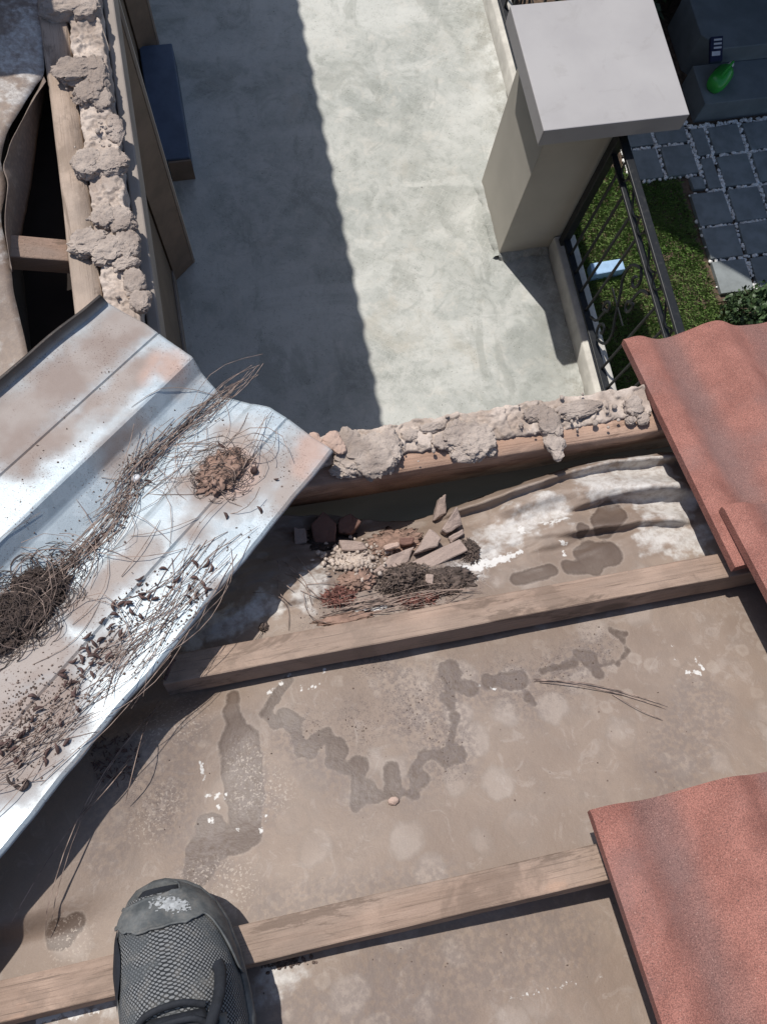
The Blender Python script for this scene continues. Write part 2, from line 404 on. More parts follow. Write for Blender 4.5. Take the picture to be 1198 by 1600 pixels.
M['green'] = k.done(k.mix(k.noise(20, 2), (.03, .3, .04), (.05, .4, .06)))
M['navy'] = plain('navy_card', (.02, .025, .06), .5, .1)
M['print'] = plain('white_print', (.6, .6, .62), .5, .05)
M['block'] = plain('pale_block', (.3, .45, .64), .8, .08, 30, .3, 120)
k = NT('needle', .7, 0, .3)
M['needle'] = k.done(k.mix(k.step(k.noise(70, 2), .35, .65), (.12, .085, .072), (.31, .23, .19)))
M['needledk'] = plain('needle_dark', (.055, .038, .032), .8, .5, 90)
M['pod'] = plain('pod', (.08, .046, .04), .75, .45, 120, .4, 300)
M['silt'] = plain('silt', (.24, .155, .12), .95, .3, 80, .8, 260)
M['darksoil'] = plain('dark_soil', (.05, .036, .031), .95, .4, 120, .8, 260)
M['gritm'] = plain('grit', (.12, .085, .07), .9, .5, 200)
k = NT('broken_brick', .95, 0, .2)
c = k.mix(k.noise(25, 4), (.27, .205, .175), (.37, .29, .25)); c = k.mul(c, k.mix(k.noise(500, 3), (.75, .75, .75), (1.2, 1.2, 1.2)))
M['brick'] = k.done(c, k.bump(k.noise(150, 5), .6, .003))
k = NT('red_brick', .95, 0, .2)
c = k.mix(k.noise(25, 4), (.14, .08, .066), (.2, .115, .09))
M['redbrick'] = k.done(c, k.bump(k.noise(150, 5), .6, .003))
M['moss'] = plain('dry_moss', (.1, .074, .062), .95, .5, 90)
M['redfibre'] = plain('red_fibre', (.17, .075, .06), .9, .5, 90)

# ================================================================ SETTING
G = -(H + .35)                                # garden level
V, F = box(-150, 150, -150, 150, -.3, 0); V = [(x, y, z + G - .004) for x, y, z in V]
tag(obj('ground', V, F, M['soil']), kind='structure')
nx, ny = 60, 120
X, Y = np.meshgrid(np.linspace(-.37, 1.545, nx), np.linspace(.3, 5.2, ny), indexing='ij')
Z = -H + .0025*fbm(np.stack([X*4, Y*4, X*0], -1), 3)
V = np.concatenate([np.stack([X, Y, Z], -1).reshape(-1, 3), np.stack([X, Y, Z*0-H-.4], -1).reshape(-1, 3)])
Fg = grid(nx, ny); Fb = Fg[:, ::-1] + nx*ny
side = [(i*ny, i*ny+nx*ny, (i+1)*ny+nx*ny, (i+1)*ny) for i in range(nx-1)] + [((i+1)*ny-1, (i+2)*ny-1, (i+2)*ny-1+nx*ny, (i+1)*ny-1+nx*ny) for i in range(nx-1)] + \
       [((nx-1)*ny+j, (nx-1)*ny+j+nx*ny, (nx-1)*ny+j+1+nx*ny, (nx-1)*ny+j+1) for j in range(ny-1)]
tag(obj('patio_floor', V, np.concatenate([Fg, Fb, np.array(side)]), M['patio']), kind='structure')

# kerb along the edge of the patio
kerb = thing('kerb', (1.65, 2.3, -H), 'pale plastered kerb under the iron railing at patio edge', 'kerb')
for y0, y1 in ((.36, 1.99), (2.43, 5.2)):
    n = int((y1-y0)/.02); ys = np.linspace(y0, y1, n)
    prof = [(1.545, -.02), (1.545, .112), (1.553, .12), (1.652, .12), (1.66, .112), (1.66, -.5)]
    V = [(px + .001*float(perlin([y*9, j, 1.5])), y, -H + pz + .0008*float(perlin([y*14, j, 4.5]))) for y in ys for j, (px, pz) in enumerate(prof)]
    obj('coping', np.array(V), np.concatenate([grid(n, 6)[:, ::-1]]), M['kerb'], kerb)
    pr2 = [(1.488, .001), (1.515, .004), (1.536, .007), (1.546, .008)]
    V = [(px + .016*float(fbm([y*11, j*.3, 7.5])), y, -H + pz*(1+.7*float(fbm([y*13, j*.4, 2.5])))) for y in ys for j, (px, pz) in enumerate(pr2)]
    obj('mortar_fillet', np.array(V), grid(n, 4)[:, ::-1], M['patio'], kerb)

# pillar
pil = thing('pillar', (1.495, 2.21, -H), 'square plastered pillar with wide flat cap at patio edge', 'pillar')
V, F = box(1.28, 1.64, 1.995, 2.425, -H, -2.6); obj('shaft', V, F, M['plaster'], pil, bevel=.004)
V, F = box(1.196, 1.796, 1.9, 2.485, -2.585, -2.5); obj('cap', V, F, M['cap'], pil, bevel=.004)
V, F = box(1.25, 1.74, 1.965, 2.455, -2.615, -2.583); obj('cap_neck', V, F, M['plaster'], pil, bevel=.004)
n = 60; ys = np.linspace(1.985, 2.43, n)
V = [(1.28 - a*(1+.9*float(fbm([y*14, j, 3.3]))) , y, -H + b*(1+.6*float(fbm([y*17, j, 9.3])))) for y in ys for j, (a, b) in enumerate([(.03, .0), (.018, .018), (-.004, .03)])]
obj('mortar_skirt', np.array(V), grid(n, 3)[:, ::-1], M['patio'], pil)
n = 40; xs = np.linspace(1.275, 1.54, n)
V = [(x, 1.995 - a*(1+.9*float(fbm([x*14, j, 5.3]))), -H + b*(1+.6*float(fbm([x*17, j, 1.3])))) for x in xs for j, (a, b) in enumerate([(.035, .0), (.02, .02), (-.004, .03)])]
obj('mortar_skirt', np.array(V), grid(n, 3), M['patio'], pil)

# iron railings
def bar(a, b, r, sides=6): return tube([a, b], r, sides)
def flatbar(y0, y1, x, w, z, t): return box(x-w/2, x+w/2, y0, y1, z-t/2, z+t/2)
def railing(y0, y1, label, scroll_at):
    x = 1.585; zb, z2, zt = -H+.165, -2.745, -2.645
    t = thing('railing', (x, (y0+y1)/2, -H+.12), label, 'railing', 'iron railings on the kerb')
    V, F = flatbar(y0, y1, x, .036, zt, .016); obj('top_rail', V, F, M['iron'], t, bevel=.003)
    V, F = flatbar(y0, y1, x, .026, z2, .014); obj('middle_rail', V, F, M['iron'], t, bevel=.003)
    V, F = flatbar(y0, y1, x, .036, zb, .016); obj('bottom_rail', V, F, M['iron'], t, bevel=.003)
    for yy in (y1-.02, y0+.02):
        V, F = box(x-.02, x+.02, yy-.02, yy+.02, -H+.12, zt+.008); obj('post', V, F, M['iron'], t, bevel=.003)
    y = y1-.12; cyc = 0
    while y > y0+.06:
        gap = any(a < y < b for a, b in scroll_at)
        if not gap:
            V, F = bar((x, y, zb), (x, y, z2), .007); smooth_angle(obj('bar', V, F, M['iron'], t))
        y -= .103
    yy = y1-.16
    while yy > y0+.1:                                    # flattened rings and S bars between the two upper rails
        zc = (z2+zt)/2
        pts = [(x, yy+.032*math.cos(w), zc+.04*math.sin(w)) for w in np.linspace(0, 2*math.pi, 17)]
        V, F = tube(pts, .005, 5); smooth_angle(obj('ring', V, F, M['iron'], t))
        pts = catmull([(x, yy-.032, zc), (x, yy-.07, zc+.035), (x, yy-.12, zc), (x, yy-.17, zc-.036), (x, yy-.215, zc)], 6)
        V, F = tube(pts, .005, 5); smooth_angle(obj('rail_scroll', V, F, M['iron'], t))
        yy -= .25
    for a, b in scroll_at:                               # large S scroll filling a gap in the bars
        yc, zc, w, h = (a+b)/2, (zb+z2)/2, (b-a)/2-.01, (z2-zb)/2
        for s in (1, -1):
            P = [(0, 0)] + [(.35*s*w, .18*s*h), (.78*s*w, .38*s*h), (.8*s*w, .66*s*h), (.3*s*w, .86*s*h)]
            for q in range(1, 12):
                ang = .9 + q*.62; rr = .42*(1-q/13)
                P.append((s*w*(.12+rr*math.cos(ang)), s*h*(.66+.48*rr*math.sin(ang))))
            V, F = tube(catmull([(x, yc+p, zc+q) for p, q in P], 4), .007, 6); smooth_angle(obj('scroll', V, F, M['iron'], t))
            P = [(-.95*s*w, .98*s*h*.9), (-.5*s*w, .72*s*h), (-.42*s*w, .4*s*h)] + [(s*w*(-.55+.28*(1-q/11)*math.cos(.3+q*.6)), s*h*(.36-.2*(1-q/11)*math.sin(.3+q*.6))) for q in range(10)]
            V, F = tube(catmull([(x, yc+p, zc+q) for p, q in P], 4), .007, 6); smooth_angle(obj('scroll', V, F, M['iron'], t))
        V, F = bar((x, a+.015, zc), (x, b-.015, zc), .004); obj('cross_bar', V, F, M['iron'], t)
    return t
railing(.55, 1.975, 'black iron railing with scrolls between the pillar and the tiled roof edge', [(1.29, 1.51)])
railing(2.46, 4.6, 'black iron railing running behind the pillar at top of picture', [(3.0, 3.22)])

# ---------------- garden: path, grass, bench
path = tag(obj('garden_path', *box(2.28, 3.7, 1.72, 3.4, G-.002, G+.004), M['soil']), kind='structure')
pv = box(-.1, .1, -.1, .1, 0, .03)
cells = []
for r_y in (2.065, 2.295, 2.52):
    pass
rows = [(1.755, 1.955), (1.975, 2.175), (2.195, 2.405), (2.43, 2.635), (2.66, 2.84)]
for ri, (a, b) in enumerate(rows):
    for x0, x1 in ((2.63, 2.835), (2.865, 3.06), (3.09, 3.29), (3.32, 3.52)):
        if ri >= 3 and x0 < 2.7: x0, x1 = 2.755, 2.835
        cells.append((x0, x1, a, b))
for a, b in ((2.545, 2.74), (2.765, 2.9)):
    for x0, x1 in ((2.31, 2.5), (2.53, 2.72)): cells.append((x0, x1, a, b))
cells.append((2.66, 2.74, 2.44, 2.52))
for x0, x1, y0, y1 in cells:
    j = lambda: float(rng.normal(0, .003))
    P = [(x0+j(), y0+j()), (x1+j(), y0+j()), (x1+j(), y1+j()), (x0+j(), y1+j())]
    V, F = prism(P, G+.002, G+.03+abs(j())); obj('paver', V, F, M['paver'], path, bevel=.004)
# white pebbles in the joints
iv, ifc = ico(1); PV, PF, cnt = [], [], 0
def inside(x, y, m=.004): return any(a-m < x < b+m and c_-m < y < d+m for a, b, c_, d in cells)
while cnt < 1500:
    x, y = rng.uniform(2.29, 3.5), rng.uniform(1.74, 2.93)
    if inside(x, y) or not inside(x, y, .032) or (x < 2.625 and y < 2.53) or y < 1.752 or (x < 2.74 and y < 2.535 and y > 2.41): continue
    s = rng.uniform(.007, .0135); sc = np.array([s*rng.uniform(.8, 1.3), s*rng.uniform(.8, 1.3), s*.7]); w = rng.uniform(0, 6.3)
    q = iv*sc; q = np.stack([q[:, 0]*math.cos(w)-q[:, 1]*math.sin(w), q[:, 0]*math.sin(w)+q[:, 1]*math.cos(w), q[:, 2]], -1) + [x, y, G+.012+rng.uniform(0, .012)]
    PV.append(q); PF.append(ifc + cnt*len(iv)); cnt += 1
obj('pebbles', np.concatenate(PV), np.concatenate(PF), M['pebble'], smooth=True, label='small white pebbles filling joints between the garden pavers', cat='pebbles', kind='stuff')
# lawn
nb_ = 75000
gx = rng.uniform(1.66, 2.8, nb_); gy = rng.uniform(.5, 2.66, nb_)
keep = ~((gx > 2.6) & (gy > 1.7)) & ~((gx > 2.3) & (gy > 2.53)) & (gx < 2.75 - .12*rng.random(nb_)) & (fbm(np.stack([gx*9, gy*9, gx*0], -1), 3) > -.55 + .2*rng.random(nb_))
gx, gy = gx[keep], gy[keep]; n = len(gx)
w = rng.uniform(0, 6.283, n); h = rng.uniform(.015, .04, n); ln = rng.uniform(.2, 1.1, n)*h; wd = .0028
ld = w + rng.normal(0, .8, n) + 1.57
b0 = np.stack([gx - wd*np.cos(w), gy - wd*np.sin(w), np.full(n, G)], -1); b1 = np.stack([gx + wd*np.cos(w), gy + wd*np.sin(w), np.full(n, G)], -1)
mid = np.stack([gx + .4*ln*np.cos(ld), gy + .4*ln*np.sin(ld), G + .65*h], -1); tip = np.stack([gx + ln*np.cos(ld), gy + ln*np.sin(ld), G + h], -1)
V = np.stack([b0, b1, mid, tip], 1).reshape(-1, 3); i4 = np.arange(n)*4
Fq = np.concatenate([np.stack([i4, i4+1, i4+2], -1), np.stack([i4+1, i4+3, i4+2], -1)])
obj('lawn_grass', V, Fq, M['grass'], label='short green lawn grass beyond the iron railing', cat='grass', kind='stuff')

# pale blue block on the grass
P = [(1.885, 1.955), (2.085, 1.965), (2.083, 2.035), (1.89, 2.03)]
V, F = prism(P, G+.002, G+.075); obj('block', V, F, M['block'], bevel=.006, label='pale blue rectangular block lying on lawn behind the railing', cat='block')

# masonry bench in the shade
bn = thing('garden_bench', (3.1, 3.2, G), 'dark grey masonry bench standing in deep shade beyond the pavers', 'bench')
V, F = box(2.8, 4.2, 2.9, 3.17, G, G+.16); obj('seat', V, F, M['bench'], bn, bevel=.005)
V, F = prism([(2.83, 3.28), (2.92, 3.172), (4.2, 3.172), (4.2, 3.6), (2.83, 3.6)], G, G+.27); obj('back_block', V, F, M['bench'], bn, bevel=.005)
# green plastic watering bottle on the bench
q0 = pl(1112, 138, H+.35-.2); q1 = pl(1138, 105, H+.35-.2)
pts = [q0 + (q1-q0)*t for t in (0, .08, .25, .55, .75, .86, .93, 1.0, 1.06)]
gb = thing('green_can', (q0+q1)/2 - [0, 0, .04], 'bright green plastic can lying on the shaded bench', 'can')
V, F = tube(pts, [.02, .045, .056, .058, .054, .042, .026, .016, .015], 16); smooth_angle(obj('body', V, F, M['green'], gb), 60)
d = (q1-q0)/np.linalg.norm(q1-q0)
V, F = tube([q1+d*.008, q1+d*.03], .017, 10); obj('bottle_cap', V, F, M['white'], gb)
hp = [pts[2]+np.array([0, 0, .054]), pts[3]+np.array([.01, 0, .085]), pts[4]+np.array([.01, 0, .08]), pts[5]+np.array([0, 0, .036])]
V, F = tube(catmull(hp, 5), .007, 6); smooth_angle(obj('handle', V, F, M['green'], gb))
# striped carton leaning against the back block
a = pl(1106, 100, H+.06); e1 = np.array([.075, .0, 0]); e2 = np.array([.03, .14, .03]); e3 = np.cross(e1, e2); e3 *= .02/np.linalg.norm(e3)
ct = thing('carton', a, 'small navy and white striped carton leaning on the shaded bench', 'carton')
V = [a, a+e1, a+e1+e2, a+e2]; V = [v for v in V] + [v+e3 for v in V]; obj('box', V, BOXF, M['navy'], ct)
def cq(u0, v0, u1, v1):
    q = lambda u, v: a + e1*u + e2*v + e3*1.08
    return [q(u0, v0), q(u1, v0), q(u1, v1), q(u0, v1)]
for rct in ((.1, .22, .8, .4), (.25, .5, .9, .58), (.25, .66, .9, .74), (.25, .82, .9, .9)):
    obj('printed_stripe', cq(*rct), [(0, 1, 2, 3)], M['print'], ct)

def leaves(cx, cy, z0, rx, ry, h, n, size, seed):
    r = np.random.default_rng(seed)
    p = r.normal(size=(n, 3)); p /= np.linalg.norm(p, axis=1)[:, None]; p *= (r.random(n)**.45)[:, None]
    p[:, 2] = np.abs(p[:, 2]); cl = 1 + .45*fbm(p*2.2 + seed, 3); p *= cl[:, None]
    c = p*[rx, ry, h] + [cx, cy, z0]
    t = r.normal(size=(n, 3)); t /= np.linalg.norm(t, axis=1)[:, None]; s = np.cross(t, r.normal(size=(n, 3))); s /= np.linalg.norm(s, axis=1)[:, None]
    L = (size*r.uniform(.6, 1.4, n))[:, None]; W = L*.3
    V = np.stack([c, c+t*L*.5+s*W, c+t*L, c+t*L*.5-s*W], 1).reshape(-1, 3); i = np.arange(n)*4
    return V, np.stack([i, i+1, i+2, i+3], -1)
def bush(name, cx, cy, rx, ry, h, n, size, seed, mat, label, group=None):
    t = thing(name, (cx, cy, G), label, 'shrub', group)
    V, F = leaves(cx, cy, G+.03, rx, ry, h, n, size, seed); obj('foliage', V, F, mat, t)
    parts = []
    r = random.Random(seed)
    for q in range(7):
        w = r.uniform(0, 6.3); parts.append(tube(catmull([(cx, cy, G), (cx+.4*rx*math.cos(w), cy+.4*ry*math.sin(w), G+h*.5), (cx+.8*rx*math.cos(w), cy+.8*ry*math.sin(w), G+h*.85)], 3), [.006, .006, .005, .005, .004, .003, .002], 4))
    V, F = merge(parts); obj('stem', V, F, M['twig'], t)
bush('small_shrub', 2.82, 1.62, .26, .13, .2, 1600, .035, 3, M['leaf'], 'small leafy shrub at end of paver path above red tile')
for i, (cx, cy) in enumerate(((2.35, 3.55), (2.75, 3.95), (3.3, 3.95), (3.85, 3.9))):
    bush('dark_shrub', cx, cy, .3, .26, .55, 2600, .06, 20+i, M['leafdk'],
         ['dark shrub between the pillar cap and the shaded bench', 'dark shrub behind left end of shaded bench', 'dark shrub behind middle of shaded bench', 'dark shrub behind right end of shaded bench'][i], 'dark shrubs in the shade')
# unseen wall and roof, added to keep this corner in deep shade
V, F = box(2.0, 7.5, 4.45, 4.65, G, G+2.45); obj('garden_wall', V, F, M['bench'], label='tall garden wall closing the dark corner behind the bench', cat='wall')
hh = 2.5; sx_, sy_ = -.26*hh, .53*hh
poly = [(2.31+sx_, 2.31+sy_), (2.9+sx_, 1.77+sy_), (3.6+sx_, 1.2+sy_), (7.4, 1.2+sy_), (7.4, 7.0), (2.31+sx_, 7.0)]
shade_roof = thing('porch', (3.5, 4.5, G), 'porch roof beyond the garden that casts the deep shade', 'porch')
V, F = prism(poly, G+hh, G+hh+.12); obj('roof', V, F, M['bench'], shade_roof)
for px_, py_ in ((7.2, 2.2), (7.2, 6.8), (2.0, 6.8)):
    V, F = box(px_-.07, px_+.07, py_-.07, py_+.07, G, G+hh); obj('post', V, F, M['bench'], shade_roof)

# ---------------- house walls
hw = thing('house_wall', (.5, .33, -H), 'plastered house wall below the near eave beam', 'wall')
V, F = box(-.36, 2.4, .3, .358, -H-.4, -1.205); obj('wall', V, F, M['wall'], hw)
lw = thing('house_wall', (-.42, 2.5, -H), 'brown plastered house wall below the left eave', 'wall')
V, F = box(-.5, -.368, .36, 5.2, -H-.4, -1.23); obj('wall', V, F, M['wall'], lw)
V, F = box(-.366, -.357, .362, 5.2, -H, -H+.09); obj('skirting', V, F, M['fascia'], lw)
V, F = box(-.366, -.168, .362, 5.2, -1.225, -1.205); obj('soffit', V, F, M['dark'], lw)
# narrow painted door leaves standing open against that wall, blue doorstep
def leaf(y, label, w=.125, ang=.72, white=True):
    c_, s_ = math.cos(ang), math.sin(ang)
    t = thing('door_leaf', (-.35, y, -H), label, 'door leaf', 'open door leaves by the left wall')
    th = .03
    def plan(u0, u1, v0, v1): return [(-.358+u*c_-v*s_, y+u*s_+v*c_) for u, v in ((u0, v0), (u1, v0), (u1, v1), (u0, v1))]
    V, F = prism(plan(0, w, 0, th), -H+.004, -1.45); obj('panel', V, F, M['brown'], t)
    V, F = prism(plan(w+.001, w+.013, -.002, th+.002), -H+.004, -1.452); obj('edge_strip', V, F, M['fascia'], t)
    V, F = prism(plan(w*.2, w+.04, th+.004, th+.012), -H+.004, -1.47); obj('white_edge', V, F, M['white'], t)
leaf(2.09, 'brown door leaf with white edge standing beside blue doorstep')
leaf(3.32, 'brown door leaf at far end of blue doorstep, top left', .12)
st = thing('doorstep', (-.27, 3.0, -H), 'blue painted doorstep in shade beside the left wall', 'step')
V, F = box(-.357, -.19, 2.66, 3.34, -H, -H+.15); obj('tread', V, F, M['step'], st, bevel=.006)
V, F = box(-.3, -.187, 2.648, 2.658, -H, -H+.14); obj('riser', V, F, M['brown'], st)

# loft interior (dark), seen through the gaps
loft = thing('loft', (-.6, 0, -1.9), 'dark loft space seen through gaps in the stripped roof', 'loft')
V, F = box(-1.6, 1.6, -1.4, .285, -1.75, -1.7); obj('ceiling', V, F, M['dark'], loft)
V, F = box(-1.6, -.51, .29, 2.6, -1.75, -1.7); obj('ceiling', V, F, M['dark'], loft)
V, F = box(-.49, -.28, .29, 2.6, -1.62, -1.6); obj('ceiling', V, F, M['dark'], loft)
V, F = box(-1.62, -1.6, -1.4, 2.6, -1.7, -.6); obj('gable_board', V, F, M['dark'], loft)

# ================================================================ NEAR ROOF
# eave beams
def beam(name, V, F, mat, label, group):
    o = obj(name, V, F, mat, label=label, cat='beam', group=group, bevel=.003); return o
n = 90; xs = np.linspace(-.02, 1.0, n)
sec = [(.288, -1.2), (.288, -1.103), (.291, -1.1), (.334, -1.1), (.337, -1.2)]
V = np.array([(x, y + .0025*float(fbm([x*5, j, .5])), z - (.014 if x > .6 else 0) + .002*float(fbm([x*6, j*.2, 4.5]))) for x in xs for j, (y, z) in enumerate(sec)])
F = np.concatenate([grid(n, 5), np.array([[i*5+4, (i+1)*5+4, (i+1)*5, i*5] for i in range(n-1)])])
obj('eave_beam', V, F, M['beamx'], label='cracked brown timber beam along the near eave, mortar on top', cat='beam', group='eave beams')
ys = np.linspace(.38, 2.4, n)
sec = [(-.267, -1.2), (-.267, -1.103), (-.264, -1.1), (-.226, -1.1), (-.223, -1.2)]
V = np.array([(x + .003*float(fbm([y*3, j, 2.5])), y, z + .002*float(fbm([y*6, j*.2, 1.5]))) for y in ys for j, (x, z) in enumerate(sec)])
F2 = F[:, ::-1]
obj('eave_beam', V, F2, M['beamy'], label='weathered timber beam along the left eave, dark void beside it', cat='beam', group='eave beams')
V, F = box(-.168, -.149, .375, 2.4, -1.19, -1.13); obj('fascia_board', V, F, M['fascia'], bevel=.003, label='narrow grey fascia board outside the mortar of left eave', cat='fascia')

# mortar beds with lumps
def lump(c, rx, ry, rz, seed, parent, mat='mortar', freq=3.2, amp=.34, sub=5):
    v, f = ico(sub)
    r = np.random.default_rng(int(seed*10)); k_ = int(10 + freq*14); c_ = r.normal(size=(k_, 3)); c_ /= np.linalg.norm(c_, axis=1)[:, None]
    vq = v + .12*np.stack([fbm(v*4 + seed, 2), fbm(v*4 + seed + 9, 2), fbm(v*4 + seed + 21, 2)], -1)
    dd = np.linalg.norm(vq[:, None, :] - c_[None], axis=2); ix = dd.argsort(1)[:, :2]; f1 = np.take_along_axis(dd, ix, 1)
    cell = r.normal(size=k_)[ix[:, 0]]*sstep(0, .12, f1[:, 1]-f1[:, 0])
    d = .28*fbm(v*1.4 + seed*3.1, 2) + amp*.22*cell - amp*.35*np.exp(-((f1[:, 1]-f1[:, 0])/.05)**2)*(fbm(v*1.7+seed, 2) > -.1) + .075*fbm(v*7 + seed, 4, True)
    p = v*(1+d)[:, None]; zt = .5 + .18*fbm(p*2.5 + seed, 2); p[:, 2] = np.where(p[:, 2] > zt, zt + .25*(p[:, 2]-zt), p[:, 2]); p = p*[rx, ry, rz]
    return smooth_angle(obj('mortar_lump', p + np.array(c), f, M[mat], parent), 50)
def bed(axis, a0, a1, b0, b1, z0, label, seed):
    n = int((a1-a0)/.0018); m = 36
    A = np.linspace(a0, a1, n)[:, None]*np.ones(m); t = np.linspace(0, 1, m)[None, :]*np.ones((n, 1))
    jag = .006*fbm(np.stack([A*40, t*0+seed, t*0], -1), 5); jag2 = .007*fbm(np.stack([A*36, t*0+seed+9, t*0], -1), 4)
    Bc = b0 + jag + (b1-b0+jag2-jag)*t
    rough = sstep(-.15, .25, fbm(np.stack([A*9, Bc*9, A*0+seed], -1), 2))
    nz = fbm(np.stack([A*34, Bc*34, A*0+seed], -1), 3)
    rough = sstep(.0, .3, fbm(np.stack([A*9, Bc*14, A*0+seed], -1), 3))
    Zt = z0 + .006*np.minimum(1, np.minimum(t, 1-t)*16)**.5 + .004*rough*fbm(np.stack([A*60, Bc*60, A*0], -1), 5, True) + .004*sstep(.12, .17, nz) - .003*sstep(-.16, -.22, nz) + .0007*fbm(np.stack([A*260, Bc*260, A*0], -1), 3)
    Zt[:, 0] = z0-.06; Zt[:, -1] = z0-.11; Bc[:, 0] = Bc[:, 1]; Bc[:, -1] = Bc[:, -2]
    P = np.stack([A, Bc, Zt], -1) if axis == 'x' else np.stack([Bc, A, Zt], -1)
    F = grid(n, m); F = F if axis == 'x' else F[:, ::-1]
    F = F[:, ::-1] if axis == 'x' and False else F
    t_ = thing('mortar_bed', ((a0+a1)/2, (b0+b1)/2, z0-.1) if axis == 'x' else ((b0+b1)/2, (a0+a1)/2, z0-.1), label, 'mortar', 'mortar beds on the eaves')
    obj('bed', P.reshape(-1, 3), F, M['bed'], t_)
    return t_
nb1 = bed('x', -.02, .572, .314, .366, -1.1, 'crumbling mortar bed on the near eave beam', 1.7)
for i, (px, py, rx, ry, rz) in enumerate([(548, 705, 30, 34, 22), (578, 712, 38, 36, 28), (606, 700, 22, 28, 22), (545, 728, 26, 18, 16), (715, 684, 26, 26, 22), (742, 690, 30, 30, 26), (728, 706, 24, 18, 16), (690, 690, 16, 12, 10),
                                       (838, 648, 22, 14, 14), (858, 662, 20, 26, 18), (866, 692, 17, 20, 12), (870, 708, 9, 14, 9), (905, 640, 40, 14, 12), (988, 634, 16, 16, 14), (1004, 655, 11, 10, 9), (985, 657, 9, 8, 8), (640, 680, 14, 10, 8), (672, 668, 22, 8, 8)]):
    p = pl(px, py, 1.092); lump(p, rx*1.1/1100, ry*1.1/1100, rz*1.0/1100, i+1.3, nb1, freq=3.6 if rx > 20 else 2.4, sub=5 if rx > 19 else 4)
for i, (px, py, r) in enumerate([(490, 690, 14), (505, 700, 12), (520, 688, 16), (497, 706, 9), (530, 700, 12)]):
    lump(pl(px, py, 1.075), r/1100, r/1100, r*.6/1100, i+40.3, nb1, 'pink', 2.4, .3, 4)
def crumbs(parent, px_list, seed):
    r = random.Random(seed); v, f = ico(2); Vs, Fs = [], []
    for i in range(80):
        px, py, sp = r.choice(px_list); p = pl(px + r.gauss(0, sp), py + r.gauss(0, sp*.6), 1.09)
        p = np.array([p[0], min(max(p[1], .296), .362), p[2]]) if parent is nb1 else np.array([min(max(p[0], -.262), -.172), p[1], p[2]])
        s_ = r.uniform(.0012, .0042)
        Vs.append(v*(1+.35*fbm(v*2+i*3.1, 2))[:, None]*[s_*r.uniform(.7, 1.4), s_*r.uniform(.7, 1.4), s_*.8] + p + [0, 0, .002]); Fs.append(f + i*len(v))
    tag(obj('mortar_crumbs', np.concatenate(Vs), np.concatenate(Fs), M['mortar'], parent), kind='stuff')
crumbs(nb1, [(560, 715, 26), (610, 705, 24), (720, 690, 28), (850, 660, 20), (900, 645, 26), (500, 700, 16), (985, 645, 14), (660, 690, 30)], 3)
lb1 = bed('y', .375, 2.38, -.223, -.168, -1.1, 'lumpy mortar bed on the left eave beam', 5.2)
for i, (px, py, rx, ry, rz) in enumerate([(100, 14, 42, 20, 24), (132, 16, 26, 24, 22), (122, 112, 38, 24, 24), (152, 120, 20, 34, 20), (140, 150, 24, 22, 22), (160, 158, 18, 22, 14), (138, 258, 26, 26, 22), (172, 256, 28, 26, 20),
                                       (165, 340, 22, 22, 20), (190, 345, 22, 24, 18), (140, 382, 34, 22, 20), (168, 392, 30, 24, 20), (200, 385, 20, 26, 18), (196, 412, 22, 12, 14), (210, 440, 18, 22, 16), (220, 470, 18, 20, 16), (180, 200, 14, 26, 8)]):
    p = pl(px, py, 1.092); lump(p, rx*1.1/1100, ry*1.1/1100, rz*1.0/1100, i+70.9, lb1, freq=3.4 if i > 1 else 1.6, amp=.34 if i > 1 else .15, sub=5 if rx > 19 else 4)

crumbs(lb1, [(130, 125, 18), (150, 250, 18), (165, 360, 22), (195, 400, 18), (215, 460, 14), (170, 200, 14)], 5)
# rafters carrying the underlay
for i, x in enumerate((-.02, .62)):
    a, b = R(x, -.9, -.09), R(x, .27, -.09)
    V = [R(x-.019, -.9, -.2), R(x+.019, -.9, -.2), R(x+.019, .28, -.2), R(x-.019, .28, -.2), R(x-.019, -.9, -.1), R(x+.019, -.9, -.1), R(x+.019, .28, -.1), R(x-.019, .28, -.1)]
    obj('rafter', V, BOXF, M['redwood'], label=['rafter hidden under the dusty underlay near the rubble', 'rafter hidden under the underlay beneath red tiles'][i], cat='rafter', group='rafters')
zl = lambda x: -(1.2118 + TAN*x)
V = [(-1.3, .715, zl(-1.3)-.09), (-.27, .715, zl(-.27)-.09), (-.27, .753, zl(-.27)-.09), (-1.3, .753, zl(-1.3)-.09)]
V = [(x, y, z+.035) for x, y, z in V]; V = V + [(x, y, z+.04) for x, y, z in V]
obj('rafter', V, BOXF, M['redwood'], bevel=.002, label='rafter end reaching the left eave beam across the dark void', cat='rafter', group='rafters')

# battens
def batten(x0, x1, ylo, yhi, label):
    n = 60; xs = np.linspace(x0, x1, n); V = []
    for x in xs:
        for j, (y, d) in enumerate(((ylo, -.038), (ylo, -.001), (ylo+.001, 0), (yhi-.001, 0), (yhi, -.001), (yhi, -.038))):
            p = R(x, y, d) ; p[1] += .0015*float(fbm([x*6, j*.3, ylo*9])); p[2] += .0012*float(fbm([x*7, j*.2, 3+ylo])); V.append(p)
    F = np.concatenate([grid(n, 6), np.array([[i*6+5, (i+1)*6+5, (i+1)*6, i*6] for i in range(n-1)])])
    F = [tuple(f) for f in F] + [(0, 1, 2, 3, 4, 5), tuple((n-1)*6+k for k in (5, 4, 3, 2, 1, 0))]
    return obj('roof_batten', V, F, M['batten'], label=label, cat='batten', group='roof battens')
batten(-.192, 1.0, .046, .081, 'dusty roof batten below the rubble, its left end under the metal sheet')
batten(-.6, 1.0, -.258, -.223, 'lower roof batten passing under the shoe and red tile')
batten(-.6, 1.0, -.585, -.55, 'roof batten just below the bottom of the picture')
a = rf(258, 1062, 1.0); b = rf(270, 1030, .985)
